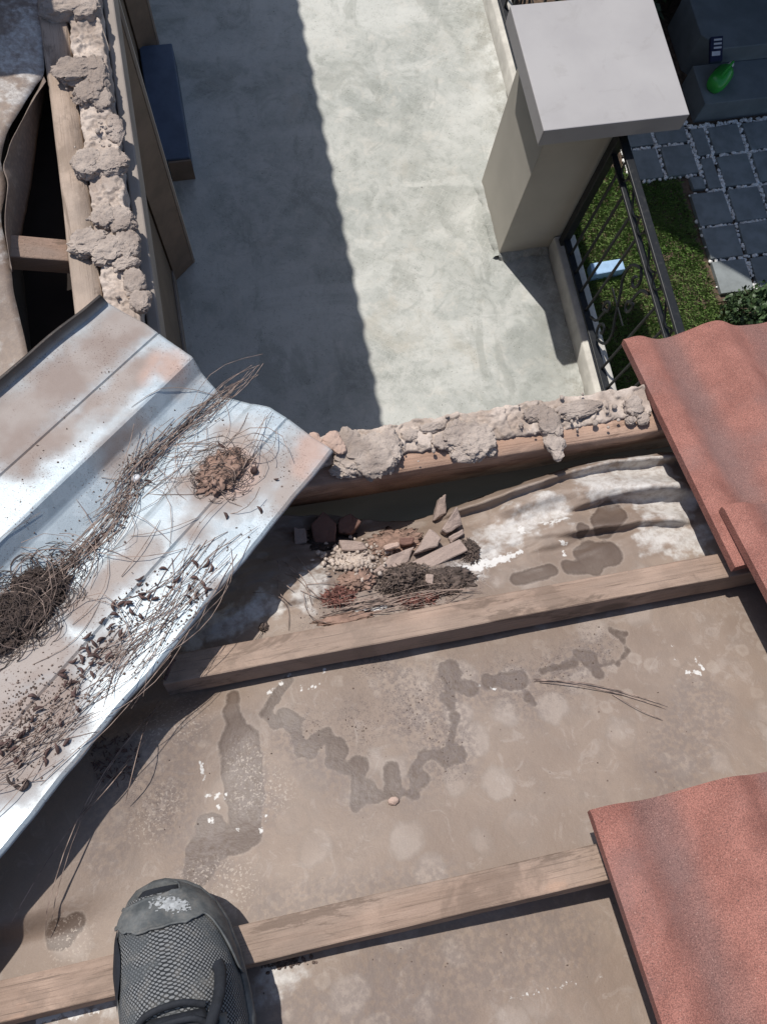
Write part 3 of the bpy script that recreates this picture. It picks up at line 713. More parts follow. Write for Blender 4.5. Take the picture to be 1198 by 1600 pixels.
V, F = tube([a, a+(b-a)*.94, b-(b-a)*.06, b], [.0022, .0022, .0045, .0045], 8); obj('bent_nail', V, F, M['pod'], label='rusty nail lying at left end of upper batten', cat='nail')

# underlay sheet
def wpoly(pts, h=1.05): return [rf(px, py, h)[:2] for px, py in pts]
edge = sorted(wpoly([(1198, 690), (1060, 708), (1019, 711), (954, 716), (873, 735), (807, 757), (740, 776), (690, 792), (640, 800), (600, 797), (520, 792), (440, 800), (300, 850), (200, 870)]), key=lambda p: p[0])
ex, ey = np.array([p[0] for p in edge]), np.array([p[1] for p in edge])
def yedge(x): return np.minimum(np.interp(x, ex, ey), .279)
def ridge(x, y, pts, ht, su, sd, ends=.03):
    P = sorted(wpoly(pts), key=lambda p: p[0]); qx = np.array([p[0] for p in P]); qy = np.array([p[1] for p in P])
    yr = np.interp(x, qx, qy); d = y - yr
    g = np.where(d > 0, np.exp(-(d/su)**2), np.exp(-(d/sd)**2))
    return ht*g*sstep(qx[0]-ends, qx[0]+ends, x)*(1-sstep(qx[-1]-ends, qx[-1]+ends, x))
dipc = rf(575, 815)
def zm(x, y):
    x, y = np.asarray(x, float), np.asarray(y, float)
    z = -(1.05 + TAN*y)
    upz = sstep(.085, .13, y)
    q = np.stack([x*5, y*7, x*0], -1)
    z = z + .005*fbm(q, 3) - .05*sstep(-.235, -.29, y)*sstep(-.15, .4, x) - .006*sstep(.03, -.05, y)*sstep(-.2, -.13, y)
    z = z - .004*np.abs(np.sin((x+.02)/.64*math.pi))
    q2 = np.stack([x*7 + y*6, y*22 - x*4, x*0+3], -1)
    z = z + upz*.015*fbm(q2, 4)
    z = z + ridge(x, y, [(700, 800), (780, 778), (870, 748), (950, 728), (1030, 722), (1198, 705)], .03, .010, .005)
    z = z + ridge(x, y, [(780, 800), (880, 770), (950, 765), (1030, 768), (1100, 770)], .022, .028, .014)
    z = z + ridge(x, y, [(890, 795), (914, 788), (951, 778), (1018, 772), (1060, 772)], .02, .022, .004, .02)
    z = z + ridge(x, y, [(880, 835), (911, 830), (967, 823), (991, 817), (1031, 815), (1070, 818)], .02, .022, .004, .02)
    z = z + ridge(x, y, [(740, 860), (820, 835), (900, 815)], .010, .016, .010, .03)
    z = z + ridge(x, y, [(330, 975), (420, 940), (520, 925)], .014, .02, .012, .04)
    z = z - .075*np.exp(-((x-dipc[0])/.16)**2 - ((y-dipc[1]-.01)/.05)**2)*sstep(.07, .14, y)
    z = z + .006*fbm(np.stack([x*24, y*24, x*0], -1), 3)*sstep(.1, .16, y)*sstep(.35, .2, x)
    z = z + .04*sstep(-.03, -.17, (x-y)/2**.5)*sstep(.03, -.01, y)*sstep(-.21, -.17, y)
    # keep clear below the battens
    lim = -(1.0455 + TAN*y)
    near = np.maximum(np.exp(-((y-.063)/.03)**4), np.exp(-((y+.24)/.03)**4))
    return np.where(near > .02, np.minimum(z, lim) * near + z*(1-near), z)
nx, ny = 560, 420
x0_, x1_, yb = -.55, 1.0, -.8
gxs = np.linspace(x0_, x1_, nx); tt = np.linspace(0, 1, ny)
X = gxs[:, None]*np.ones((1, ny)); Y = yb + (yedge(gxs)[:, None] - yb + .004*fbm(np.stack([gxs*25, gxs*0, gxs*0], -1), 3)[:, None])*tt[None, :]
Zm = zm(X, Y)
def cap_sdf(X, Y, items, base=1.05, scale=1150.0):
    """items: (px, py, r_px) blobs or (px0, py0, px1, py1, r_px) strokes -> signed distance in metres"""
    D = np.full(X.shape, 9.0)
    wx = .0035*fbm(np.stack([X*38, Y*38, X*0], -1), 3); wy = .0035*fbm(np.stack([X*38, Y*38, X*0+8], -1), 3); X, Y = X+wx, Y+wy
    for it in items:
        a = rf(it[0], it[1], base)[:2]; b = rf(it[2], it[3], base)[:2] if len(it) == 5 else a; r = it[-1]/scale
        ab = b-a; L2 = max(ab @ ab, 1e-9); t = np.clip(((X-a[0])*ab[0]+(Y-a[1])*ab[1])/L2, 0, 1)
        d = np.hypot(X-a[0]-t*ab[0], Y-a[1]-t*ab[1]) - r
        h = np.clip(.5+.5*(D-d)/.005, 0, 1); D = D*(1-h)+d*h-.005*h*(1-h)
    return D
def enc(D, w=.02): return np.clip(.5 - D/(2*w), 0, 1)
damp = [(460, 1128, 463, 1142, 8), (486, 1178, 490, 1164, 6), (512, 1150, 522, 1162, 7), (540, 1200, 556, 1200, 8), (556, 1255, 572, 1250, 4), (590, 1248, 604, 1244, 4), (606, 1238, 610, 1210, 6), (622, 1240, 640, 1240, 5), (650, 1200, 664, 1182, 8), (670, 1178, 695, 1184, 8), (704, 1170, 712, 1128, 7), (706, 1105, 702, 1068, 8), (716, 1072, 732, 1074, 9), (828, 1085, 838, 1100, 5), (850, 1050, 895, 1036, 7), (905, 1022, 920, 1024, 8), (940, 1040, 962, 1034, 4), (955, 985, 975, 1000, 5), (365, 1088, 362, 1112, 11), (362, 1112, 372, 1150, 14), (374, 1160, 378, 1230, 30), (388, 1180, 392, 1250, 20), (378, 1240, 384, 1300, 24), (327, 1297, 22), (316, 1335, 26), (345, 1320, 375, 1310, 20), (310, 1360, 22),
        (450, 1062, 430, 1090, 9), (430, 1085, 415, 1115, 9), (416, 1116, 428, 1130, 9), (443, 1120, 460, 1126, 14), (460, 1140, 470, 1165, 10), (472, 1175, 486, 1178, 9), (490, 1162, 500, 1152, 12), (510, 1147, 10), (528, 1172, 18), (515, 1190, 540, 1200, 9), (560, 1198, 16), (557, 1215, 557, 1258, 9), (575, 1232, 588, 1246, 12),
        (612, 1203, 618, 1238, 13), (650, 1212, 660, 1218, 13), (648, 1238, 10), (664, 1180, 10), (700, 1184, 716, 1180, 15), (704, 1050, 20), (700, 1092, 13), (712, 1120, 10), (735, 1076, 16), (765, 1065, 14), (790, 1062, 815, 1062, 16), (826, 1090, 9), (924, 1030, 16), (938, 1052, 12), (900, 1035, 8), (978, 1003, 984, 1016, 4), (984, 1016, 968, 1036, 4), (968, 1036, 945, 1030, 3), (955, 985, 980, 990, 5),
        (940, 822, 955, 800, 24), (925, 868, 30), (950, 865, 26), (890, 885, 930, 890, 14), (905, 830, 14), (810, 905, 860, 890, 14), (95, 1460, 20), (120, 1440, 14), (640, 1400, 10)]
pale = [(1000, 755, 60), (930, 760, 40), (1040, 790, 45), (860, 790, 780, 835, 26), (760, 860, 730, 890, 20), (815, 830, 14), (1020, 840, 1080, 840, 26), (440, 1530, 24), (90, 1590, 200, 1560, 8), (300, 990, 420, 950, 20), (470, 930, 500, 900, 20)]
white = [(474, 1076, 4.5), (488, 1072, 2.5), (497, 1074, 3), (508, 1048, 4), (424, 1082, 6), (440, 1066, 4), (450, 1056, 3), (312, 1186, 316, 1210, 2.5), (320, 1218, 3.5), (322, 1244, 350, 1246, 3.5), (340, 1262, 2.5), (328, 1285, 5), (372, 1298, 4), (415, 1278, 4), (409, 1298, 4), (1078, 1048, 1100, 1052, 4.5), (1093, 1026, 1104, 1045, 2.5), (1050, 1008, 1060, 1030, 1.8), (1064, 1042, 2), (765, 1074, 778, 1076, 2.5), (748, 1073, 2),
         (880, 848, 6), (882, 858, 884, 868, 3), (730, 888, 790, 872, 8), (790, 870, 815, 860, 5), (815, 826, 8), (848, 818, 885, 812, 3.5), (860, 820, 4), (560, 955, 600, 948, 5), (640, 960, 4), (800, 1582, 870, 1566, .6), (870, 1566, 985, 1548, .5), (60, 1598, 150, 1580, 5)]
gritl = [(650, 1110, 40), (690, 1150, 30), (640, 1090, 40), (700, 1060, 24), (800, 1062, 30), (560, 1130, 30), (480, 1140, 24), (880, 1045, 30), (935, 1010, 24), (640, 930, 60), (520, 960, 50), (720, 900, 40), (700, 1190, 20), (580, 1040, 24), (860, 1050, 26), (140, 1120, 250, 1260, 10)]
lgritl = [(385, 1190, 20), (390, 1240, 20), (400, 1210, 430, 1240, 16), (300, 1390, 370, 1380, 22), (110, 1470, 20), (250, 1130, 300, 1120, 24), (230, 1290, 260, 1250, 16)]
softl = [(440, 1140, 470, 1190, 14), (470, 1190, 540, 1225, 14), (540, 1235, 560, 1255, 12), (210, 1150, 170, 1330, 30), (300, 1130, 260, 1300, 20), (690, 1170, 640, 1230, 22), (700, 1060, 720, 1180, 24), (1100, 1100, 1050, 1200, 40), (420, 1420, 700, 1380, 24), (600, 1540, 900, 1480, 40), (450, 1590, 700, 1590, 30), (450, 1160, 510, 1210, 20), (510, 1210, 570, 1240, 18), (640, 1130, 700, 1110, 30), (380, 1180, 400, 1260, 30), (320, 1340, 40), (740, 1080, 820, 1070, 26), (830, 1110, 20), (620, 1060, 30), (880, 1050, 930, 1020, 22), (540, 920, 700, 900, 40), (260, 1200, 280, 1290, 30)]
att = {'damp': enc(cap_sdf(X, Y, damp) + .0022), 'pale': enc(cap_sdf(X, Y, pale), .05), 'white': enc(cap_sdf(X, Y, white), .008),
       'grit': np.clip(.75 - cap_sdf(X, Y, gritl)/.04, 0, 1), 'lgrit': np.clip(.6 - cap_sdf(X, Y, lgritl)/.03, 0, .9), 'soft': np.clip(.35 - cap_sdf(X, Y, softl)/.05, 0, .55)}
und = obj('roof_underlay', np.stack([X, Y, Zm], -1).reshape(-1, 3), grid(nx, ny), M['underlay'], smooth=True, attrs=att, solid=.0008,
          label='dusty brown plastic underlay sheet spread under the near battens', cat='underlay')

# left roof underlay, torn back from the eave
crest = [(66, -60), (72, 60), (72, 126), (24, 210), (6, 262), (14, 292), (8, 345), (20, 425), (48, 558), (90, 740)]
cp = np.array([pl(px, py, 1.222, 0, TAN) for px, py in crest]); o_ = np.argsort(cp[:, 1]); cp = cp[o_]
ny = 220; yv = np.linspace(-.05, 2.4, ny); nx = 90
xe = np.interp(yv, cp[:, 1], cp[:, 0]) + .003*fbm(np.stack([yv*14, yv*0, yv*0], -1), 3)
t = np.linspace(0, 1, nx)**.7
X = -1.5 + (xe[None, :]+1.5)*t[:, None]; Y = np.ones((nx, 1))*yv[None, :]
Zl = -(1.23 + TAN*X) + .018*fbm(np.stack([X*7 + Y*3, Y*6, X*0], -1), 3) + .02*np.exp(-((X-xe[None, :])/.05)**2)
attl = {'damp': np.zeros(X.shape), 'pale': .5+.35*fbm(np.stack([X*4, Y*4, X*0], -1), 3), 'white': .1+0*X, 'grit': np.clip(.3+fbm(np.stack([X*9, Y*9, X*0], -1), 3), 0, .6), 'lgrit': 0*X, 'soft': .3+0*X}
lu = thing('roof_underlay', (-.9, 1.2, -1.1), 'torn grey-brown underlay sheet on the left roof beside dark void', 'underlay')
obj('sheet', np.stack([X, Y, Zl], -1).reshape(-1, 3), grid(nx, ny), M['underlay'], lu, smooth=True, attrs=attl, solid=.0008)
# hanging flap of that sheet
ca = [(72, 126), (44, 172), (24, 210), (14, 240), (6, 262), (13, 290), (8, 345), (13, 385), (20, 425)]
cb = [(73, 128), (68, 166), (62, 200), (57, 235), (52, 270), (46, 310), (38, 350), (30, 390), (21, 427)]
n = 40; A_ = np.array(catmull([pl(*p, 1.2, 0, TAN) for p in ca], 6)); B_ = np.array(catmull([pl(*p, 1.275, 0, TAN) for p in cb], 6)); m = 14
s = np.linspace(0, 1, m); P = A_[:, None, :]*(1-s)[None, :, None] + B_[:, None, :]*s[None, :, None]
P[..., 2] += (.012*np.sin(s*math.pi))[None, :] + .006*fbm(P*14, 2)
attf = {k_: np.zeros(P.shape[:2]) + v_ for k_, v_ in (('damp', 0), ('pale', .15), ('white', .1), ('grit', .4), ('lgrit', 0), ('soft', .5))}
obj('flap', P.reshape(-1, 3), grid(len(A_), m), M['underlay'], lu, smooth=True, attrs=attf, solid=.0008)

# ================================================================ TILES
pxs = np.array([0, .025, .055, .075, .11, .145, .170, .187, .2, .25, .28, .31, .33]); pzs = np.array([.014, .022, .005, .001, .013, .029, .027, .013, .007, .003, .012, .024, .018])
def tile_mesh():
    nx, ny = 80, 14; L = .42; x = np.linspace(0, .33, nx)
    z = np.interp(x, pxs, pzs); ker = np.ones(7)/7; zp = np.pad(z, 3, mode='edge'); z = np.convolve(zp, ker, 'valid')
    y = np.concatenate([np.linspace(0, L-.006, ny-1), [L]])           # y = down the slope, front edge at L
    X, Y = np.meshgrid(x, y, indexing='ij'); T = z[:, None] + .014 + 0*Y; T[:, -1] -= .003
    Bt = z[:, None] + 0*Y
    V = np.concatenate([np.stack([X, Y, T], -1).reshape(-1, 3), np.stack([X, Y, Bt], -1).reshape(-1, 3)]); o = nx*ny
    F = [grid(nx, ny), grid(nx, ny)[:, ::-1]+o]
    F.append(np.array([[i*ny, i*ny+o, (i+1)*ny+o, (i+1)*ny][::-1] for i in range(nx-1)])); F.append(np.array([[(i+1)*ny-1, (i+2)*ny-1, (i+2)*ny-1+o, (i+1)*ny-1+o][::-1] for i in range(nx-1)]))
    F.append(np.array([[j, j+1, j+1+o, j+o][::-1] for j in range(ny-1)])); F.append(np.array([[(nx-1)*ny+j, (nx-1)*ny+j+o, (nx-1)*ny+j+1+o, (nx-1)*ny+j+1][::-1] for j in range(ny-1)]))
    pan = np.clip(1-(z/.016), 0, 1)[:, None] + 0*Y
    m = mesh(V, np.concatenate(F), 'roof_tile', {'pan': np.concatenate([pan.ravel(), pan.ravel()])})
    m.materials.append(M['tile'])
    return m
TM = tile_mesh()
for p in TM.polygons: p.use_smooth = True
TM.set_sharp_from_angle(angle=math.radians(50))
tl2 = math.radians(4.2); eY = (0, math.cos(TH-tl2), -math.sin(TH-tl2)); eZ = (0, math.sin(TH-tl2), math.cos(TH-tl2))
def tile(front, ex_, ey_, ez_, label, group):
    """front = world position of the tile's front left lower corner"""
    o = bpy.data.objects.new('roof_tile', TM); C.objects.link(o)
    ex_, ey_, ez_ = (np.array(v, float)/np.linalg.norm(v) for v in (ex_, ey_, ez_))
    orig = np.array(front) - ey_*.42
    Mx = Matrix([[ex_[i], ey_[i], ez_[i], 0] for i in range(3)] + [[0, 0, 0, 1]]); Mx.translation = Vector(up(orig)); o.matrix_world = Mx
    return tag(o, label, 'roof tile', group)
tl = math.radians(2.2)
nX = (1, 0, 0); nY = (0, math.cos(TH-tl), -math.sin(TH-tl)); nZ = (0, math.sin(TH-tl), math.cos(TH-tl))
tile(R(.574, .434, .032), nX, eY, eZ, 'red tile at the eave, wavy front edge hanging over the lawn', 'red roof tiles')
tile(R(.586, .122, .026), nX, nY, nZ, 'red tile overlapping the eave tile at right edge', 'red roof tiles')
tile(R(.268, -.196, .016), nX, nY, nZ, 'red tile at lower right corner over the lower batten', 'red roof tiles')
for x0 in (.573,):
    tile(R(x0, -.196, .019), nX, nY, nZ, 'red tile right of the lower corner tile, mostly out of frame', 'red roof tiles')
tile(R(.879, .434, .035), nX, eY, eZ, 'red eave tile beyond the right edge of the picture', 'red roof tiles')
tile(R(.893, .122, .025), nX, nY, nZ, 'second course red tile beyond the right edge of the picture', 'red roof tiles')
lX = (0, -1, 0); lY = (math.cos(TH-tl), 0, -math.sin(TH-tl)); lZ = (math.sin(TH-tl), 0, math.cos(TH-tl))
for i in range(13):
    tile((-.13, 1.68+.3*i, -1.115), lX, lY, lZ, 'red tile in the eave row above the left wall beyond the top of the picture', 'left eave tiles beyond the frame')
for i in range(11):  # unseen stack, added to shade the far end of the left underlay
    tile((-.34, 1.585+.012*(i % 3), zl(-.34)+.02+.033*i), lX, lY, lZ, 'red tile in the stack on the left roof beyond the top of the picture', 'stacked tiles beyond the frame')

# ================================================================ METAL VALLEY SHEET
S2 = 2**.5
pv_, pz_ = np.array([-.575, -.572, -.567, -.545, -.484, -.482, -.48, -.421, -.417, -.401, -.397, -.36, -.335, -.318, -.312, -.306, -.26, -.257, -.254, -.2, -.18, -.174]), \
           np.array([.02, .019, .002, .0, -.001, -.0035, -.001, .004, .003, -.017, -.0195, -.03, -.024, -.0215, -.0165, -.014, -.004, -.0065, -.004, .0, .003, -.001])
def zs_v(u, v):
    return -1.05 + .286*(.28-u) + np.interp(v, pv_, pz_)
def sh(u, v, dz=0.0):
    u, v = np.asarray(u, float), np.asarray(v, float)
    z = zs_v(u, v) + .0022*fbm(np.stack([u*5, v*7, u*0+2], -1), 3) + dz
    return np.stack([(u+v)/S2, (u-v)/S2, z], -1)
nu, nv = 300, 170
vv_ = np.unique(np.concatenate([np.linspace(-.575, -.174, nv-len(pv_)), pv_]))
nv = len(vv_)
uend = np.interp(vv_, [-.575, -.505, -.419, -.4, -.36, -.317, -.29, -.174], [.274, .282, .279, .272, .262, .276, .286, .281]) + .0012*fbm(np.stack([vv_*30, vv_*0, vv_*0], -1), 3)
U = -.85 + (uend[None, :]+.85)*np.linspace(0, 1, nu)[:, None]; Vv = np.ones((nu, 1))*vv_[None, :]
edgew = .006*fbm(np.stack([U*9, U*0+5, U*0], -1), 3)
Vs = Vv + edgew*sstep(-.24, -.174, Vv) + .004*fbm(np.stack([U*7, U*0+9, U*0], -1), 2)*sstep(-.53, -.575, Vv)
P = sh(U, Vv); P[..., 0] = (U+Vs)/S2; P[..., 1] = (U-Vs)/S2
P[..., 2] += .002*sstep(.22, .285, U)*fbm(np.stack([Vv*9, U*0, U*0+1], -1), 2)
def sheet_sdf(items, scale=1200.0):
    D = np.full(U.shape, 9.0)
    for it in items:
        a = np.array(vuv(it[0], it[1])); b = np.array(vuv(it[2], it[3])) if len(it) == 5 else a; r = it[-1]/scale
        ab = b-a; L2 = max(ab @ ab, 1e-9); t = np.clip(((U-a[0])*ab[0]+(Vv-a[1])*ab[1])/L2, 0, 1)
        D = np.minimum(D, np.hypot(U-a[0]-t*ab[0], Vv-a[1]-t*ab[1]) - r)
    return D
dustl = [(200, 510, 0, 680, 45), (240, 560, 40, 720, 26), (270, 570, 34), (490, 690, 440, 780, 30), (400, 740, 340, 760, 50), (370, 690, 40), (220, 850, 120, 960, 26), (300, 830, 20), (60, 1010, 0, 1060, 50), (60, 1120, 20, 1180, 60), (170, 1010, 24), (330, 700, 280, 760, 14), (20, 1200, 40), (215, 660, 160, 720, 12), (340, 920, 10)]
rustl = [(265, 570, 26), (245, 590, 16), (495, 700, 26), (480, 730, 16), (360, 735, 36)]
at2 = {'tar': 1-sstep(-.571, -.5655, Vv), 'dust': np.clip(.72 - sheet_sdf(dustl)/.045*.5, 0, 1), 'rust': np.clip(.8 - sheet_sdf(rustl)/.03, 0, 1)}  # first mask: dark brown along the raised left lip
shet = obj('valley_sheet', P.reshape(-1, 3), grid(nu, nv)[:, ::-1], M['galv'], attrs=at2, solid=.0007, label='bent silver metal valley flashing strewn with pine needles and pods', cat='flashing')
smooth_angle(shet, 25)

# ================================================================ DEBRIS
def strip_mesh(list_of_tubes):
    return merge(list_of_tubes)
def needle(p0, p1, bend, r=.0007, seg=6, surf=None, lift=.003):
    p0, p1 = np.array(p0, float), np.array(p1, float); d = p1-p0
    side = np.array([-d[1], d[0]]); out = []
    for t in np.linspace(0, 1, seg):
        q = p0 + d*t + side*bend*math.sin(t*math.pi)
        z = surf(q, t); out.append((z[0], z[1], z[2] + lift*(.35+math.sin(t*math.pi))))
    return tube(out, [r*(1.0 if i < seg-1 else .5) for i in range(seg)], 4, cap=False)
def on_sheet(q, t=0):
    p = sh(q[0], np.clip(q[1], -.57, -.176)); p = np.array(p)
    if q[1] > -.174:                       # hangs over the right hand edge
        p = np.array([(q[0]+q[1])/S2, (q[0]-q[1])/S2, p[2] - .6*(q[1]+.174)])
    return p
def on_roof(q, t=0): return np.array([q[0], q[1], float(zm(q[0], q[1]))])
def polyline_at(P, t):
    P = np.array(P); L = np.r_[0, np.cumsum(np.linalg.norm(np.diff(P, axis=0), axis=1))]; s = t*L[-1]
    i = min(np.searchsorted(L, s, 'right')-1, len(P)-2); f = (s-L[i])/(L[i+1]-L[i]); q = P[i]*(1-f)+P[i+1]*f; d = P[i+1]-P[i]; return q, d/np.linalg.norm(d)
def bundle(name, px_path, n, spread, jitter, length, label, mat='needle', lift=.004, bend=.08, r=.0004, seed=1):
    rr = random.Random(seed); P = [vuv(*p) for p in px_path]; T = []
    for i in range(n):
        q, d = polyline_at(P, rr.random()); w = math.atan2(d[1], d[0]) + rr.gauss(0, jitter); L = rr.uniform(*length)
        c = q + np.array([rr.gauss(0, spread), rr.gauss(0, spread)]); dd = np.array([math.cos(w), math.sin(w)])*L/2
        T.append(needle(c-dd, c+dd, rr.gauss(0, bend), r*rr.uniform(.8, 1.25), 7, on_sheet, lift*rr.uniform(.1, 2.2)))
    V, F = strip_mesh(T); return obj(name, V, F, M[mat], label=label, cat='pine needles', kind='stuff')
bundle('pine_needles', [(355, 598), (310, 635), (265, 675), (225, 705), (190, 745)], 58, .0032, .09, (.09, .18), 'dense pale pine needle bundle across the upper metal sheet', seed=1, lift=.006)
bundle('pine_needles', [(195, 740), (180, 790), (120, 855), (60, 905), (0, 960)], 56, .0036, .08, (.09, .19), 'pine needle bundle leading to dark mat at left edge', seed=2, lift=.007)
bundle('pine_needles', [(330, 640), (300, 700), (240, 760), (330, 720), (250, 700)], 24, .018, .5, (.06, .13), 'loose curved pine needles around the upper bundle', seed=3, bend=.2)
bundle('pine_needles', [(330, 880), (270, 950), (200, 1030), (140, 1100), (60, 1165), (0, 1200)], 85, .015, .17, (.06, .15), 'scattered thin pine needles along lower right of metal sheet', seed=4, r=.0004)
bundle('pine_needles', [(240, 900), (120, 1000), (110, 840), (290, 830)], 16, .02, .8, (.08, .14), 'few single pine needles curling over the middle of metal sheet', seed=5, bend=.25, r=.0005)
# curled mat and nest
def curls(cu, cv, ru, rv, hgt, n, mat, seed, r=.00045, rad=(.008, .022)):
    rr = random.Random(seed); T = []
    for i in range(n):
        a = rr.uniform(0, 6.3); q = rr.random()**.5; u, v = cu+ru*q*math.cos(a), cv+rv*q*math.sin(a)
        h = hgt*max(0, 1-q*q)*rr.random(); w = rr.uniform(0, 6.3); R0 = rr.uniform(*rad); sp = rr.uniform(1.5, 4.5); tilt = rr.uniform(-.6, .6); pts = []
        base = on_sheet((u, v))
        for s_ in range(8):
            k_ = w + sp*s_/7; pts.append(base + np.array([R0*math.cos(k_), R0*math.sin(k_), h + .003 + R0*.5*tilt*math.sin(k_*1.3) + rr.uniform(0, .001)]))
        T.append(tube(pts, r*rr.uniform(.7, 1.3), 4, cap=False))
    return merge(T)
def mound(cu, cv, ru, rv, hgt, seed, sub=5):
    v, f = ico(sub); v = v.copy(); p = np.zeros_like(v)
    d = 1+.35*fbm(v*2.5+seed, 4, True)+.12*fbm(v*9+seed, 3, True)
    for i in range(len(v)):
        b = sh(cu+ru*v[i, 0]*d[i], cv+rv*v[i, 1]*d[i]); p[i] = b + [0, 0, hgt*v[i, 2]*d[i]]
    return p, f
mt_u, mt_v = vuv(30, 945)
mat_ = thing('needle_mat', sh(mt_u, mt_v), 'dark tangled mat of curled needles at left edge of metal sheet', 'needle mat')
V, F = mound(mt_u, mt_v, .065, .036, .018, 3.3, 5); obj('soil_mound', V, F, M['darksoil'], mat_)
V, F = curls(mt_u, mt_v, .075, .042, .028, 300, 'needledk', 11); tag(obj('needles', V, F, M['needledk'], mat_), kind='stuff')
V, F = curls(mt_u+.01, mt_v-.004, .07, .03, .03, 26, 'needle', 12, rad=(.02, .06)); tag(obj('pale_needles', V, F, M['needle'], mat_), kind='stuff')
ns_u, ns_v = vuv(345, 735)
nst = thing('needle_nest', sh(ns_u, ns_v), 'brown clump of silt and needles near the end of metal sheet', 'nest')
V, F = mound(ns_u, ns_v, .042, .031, .017, 8.1); obj('silt_mound', V, F, M['silt'], nst)
V, F = curls(ns_u, ns_v, .042, .034, .016, 80, 'pod', 13, rad=(.006, .018)); tag(obj('needles', V, F, M['needledk'], nst), kind='stuff')
V, F = curls(ns_u+.01, ns_v+.005, .045, .035, .02, 12, 'needle', 14, rad=(.02, .05)); tag(obj('pale_needles', V, F, M['needle'], nst), kind='stuff')
T = []
for a, b, bd in (((372, 745), (415, 645), .05), ((380, 735), (425, 640), -.04), ((376, 720), (432, 668), .3), ((375, 700), (425, 690), -.35), ((368, 760), (405, 690), .1), ((300, 735), (370, 715), .1)):
    T.append(needle(vuv(*a), vuv(*b), bd, .0005, 10, on_sheet, .012))
V, F = merge(T); tag(obj('long_needles', V, F, M['needle'], nst), kind='stuff')
# needles hanging over the lower edge and lying on the underlay
def roof_needles(items, label, seed, r=.0007, mat='needle', lift=.004):
    rr = random.Random(seed); T = []
    for a, b, bd in items: T.append(needle(rf(*a)[:2], rf(*b)[:2], bd, r, 10, on_roof, lift*rr.uniform(.6, 1.6)))
    V, F = merge(T); return obj('pine_needles', V, F, M[mat], label=label, cat='pine needles', kind='stuff')
roof_needles([((835, 1060), (1045, 1108), .04), ((838, 1062), (1048, 1104), .05), ((836, 1064), (1000, 1090), .06), ((960, 1085), (1040, 1126), -.03), ((845, 1066), (985, 1088), .03)], 'few pale pine needles lying on underlay below the upper batten', 3, .0006)
roof_needles([((255, 1100), (76, 1458), -.07), ((245, 1110), (90, 1430), -.06), ((250, 1095), (205, 1250), .04), ((240, 1150), (120, 1290), .05), ((215, 1180), (35, 1430), -.03)], 'long pine needles trailing from metal sheet over shaded underlay towards the shoe', 4, .0006, lift=.03)
rr = random.Random(9); it = []
for i in range(34):
    x = rr.uniform(540, 700); y = 962 - .12*(x-540) - rr.uniform(0, 22); L = rr.uniform(50, 130); it.append(((x-L/2, y+rr.uniform(0, 12)), (x+L/2, y-L*.12+rr.uniform(-8, 8)), rr.gauss(0, .05)))
for i in range(12):
    x = rr.uniform(395, 480); y = rr.uniform(860, 930); it.append(((x, y), (x+rr.uniform(20, 80), y+rr.uniform(10, 60)), rr.gauss(0, .2)))
roof_needles(it, 'pine needles lying along the upper batten among rubble', 5, .0006, lift=.006)

# dry pods
def pod_mesh(seed):
    rr = random.Random(seed); L = rr.uniform(.008, .012); cv_ = rr.uniform(.0, .22); pts = [(L*(t-.5), cv_*L*math.sin(t*math.pi), .0018+.0008*math.sin(t*5)) for t in np.linspace(0, 1, 7)]
    V, F = tube(pts, [.0005, .0012, .0017, .0019, .0016, .0011, .0004], 6); m = mesh(V, F, 'dry_pod', None, True); m.materials.append(M['pod']); return m
PM = [pod_mesh(i) for i in range(5)]
def pod(p, name='dry_pod', label='single dark dry pod lying loose near right edge of metal sheet', grp='loose pods on the metal sheet', s=1.0):
    o = bpy.data.objects.new(name, PM[random.randrange(5)]); C.objects.link(o); o.location = up(np.array(p)); o.rotation_euler = (random.uniform(-.3, .3), random.uniform(-.3, .3), random.uniform(0, 6.3)); o.scale = (s*random.uniform(.8, 1.25),)*3
    return tag(o, label, 'pod', grp)
fixed = [(432, 748), (405, 798), (352, 806), (303, 882), (321, 880), (328, 888), (305, 905), (318, 912), (325, 918), (298, 918), (310, 930), (322, 925), (300, 940), (296, 933), (275, 905), (265, 915), (90, 1170), (78, 1175), (105, 1160), (255, 890), (345, 690), (180, 945), (236, 932), (60, 1155), (70, 1190), (205, 765), (190, 800)]
for px, py in fixed: pod(sh(*vuv(px, py), .001))
LP2 = dict(label='dry brown pod among thin needles on lower right of metal sheet', grp='pods among the thin needles')
LP3 = dict(label='dry brown pod tucked along the thick needle bundle', grp='pods along the thick bundle')
for i in range(56):
    q, d = polyline_at([vuv(*p) for p in ((235, 915), (190, 970), (150, 1020), (95, 1090), (40, 1150), (5, 1190))], random.random())
    pod(sh(q[0]+random.gauss(0, .012), q[1]+random.gauss(0, .012), random.uniform(.001, .004)), **LP2)
for i in range(28):
    q, d = polyline_at([vuv(*p) for p in ((230, 700), (200, 770), (150, 840), (80, 890), (110, 880))], random.random())
    pod(sh(q[0]+random.gauss(0, .009), q[1]+random.gauss(0, .009), random.uniform(.001, .004)), s=.8, **LP3)
cn = sh(*vuv(397, 735), 0); v, f = ico(3); d = 1+.25*fbm(v*5, 3, True)
obj('pine_cone_seed', cn + [0, 0, .004] + v*d[:, None]*.0058, f, M['pod'], label='round dark seed beside needle clump on metal sheet', cat='seed')
cn = sh(*vuv(206, 740), 0); obj('pebble', cn + [0, 0, .005] + v*(1+.2*fbm(v*2, 2))[:, None]*[.0065, .006, .005], f, M['print'], label='white pebble beside the needle bundle on metal sheet', cat='pebble')
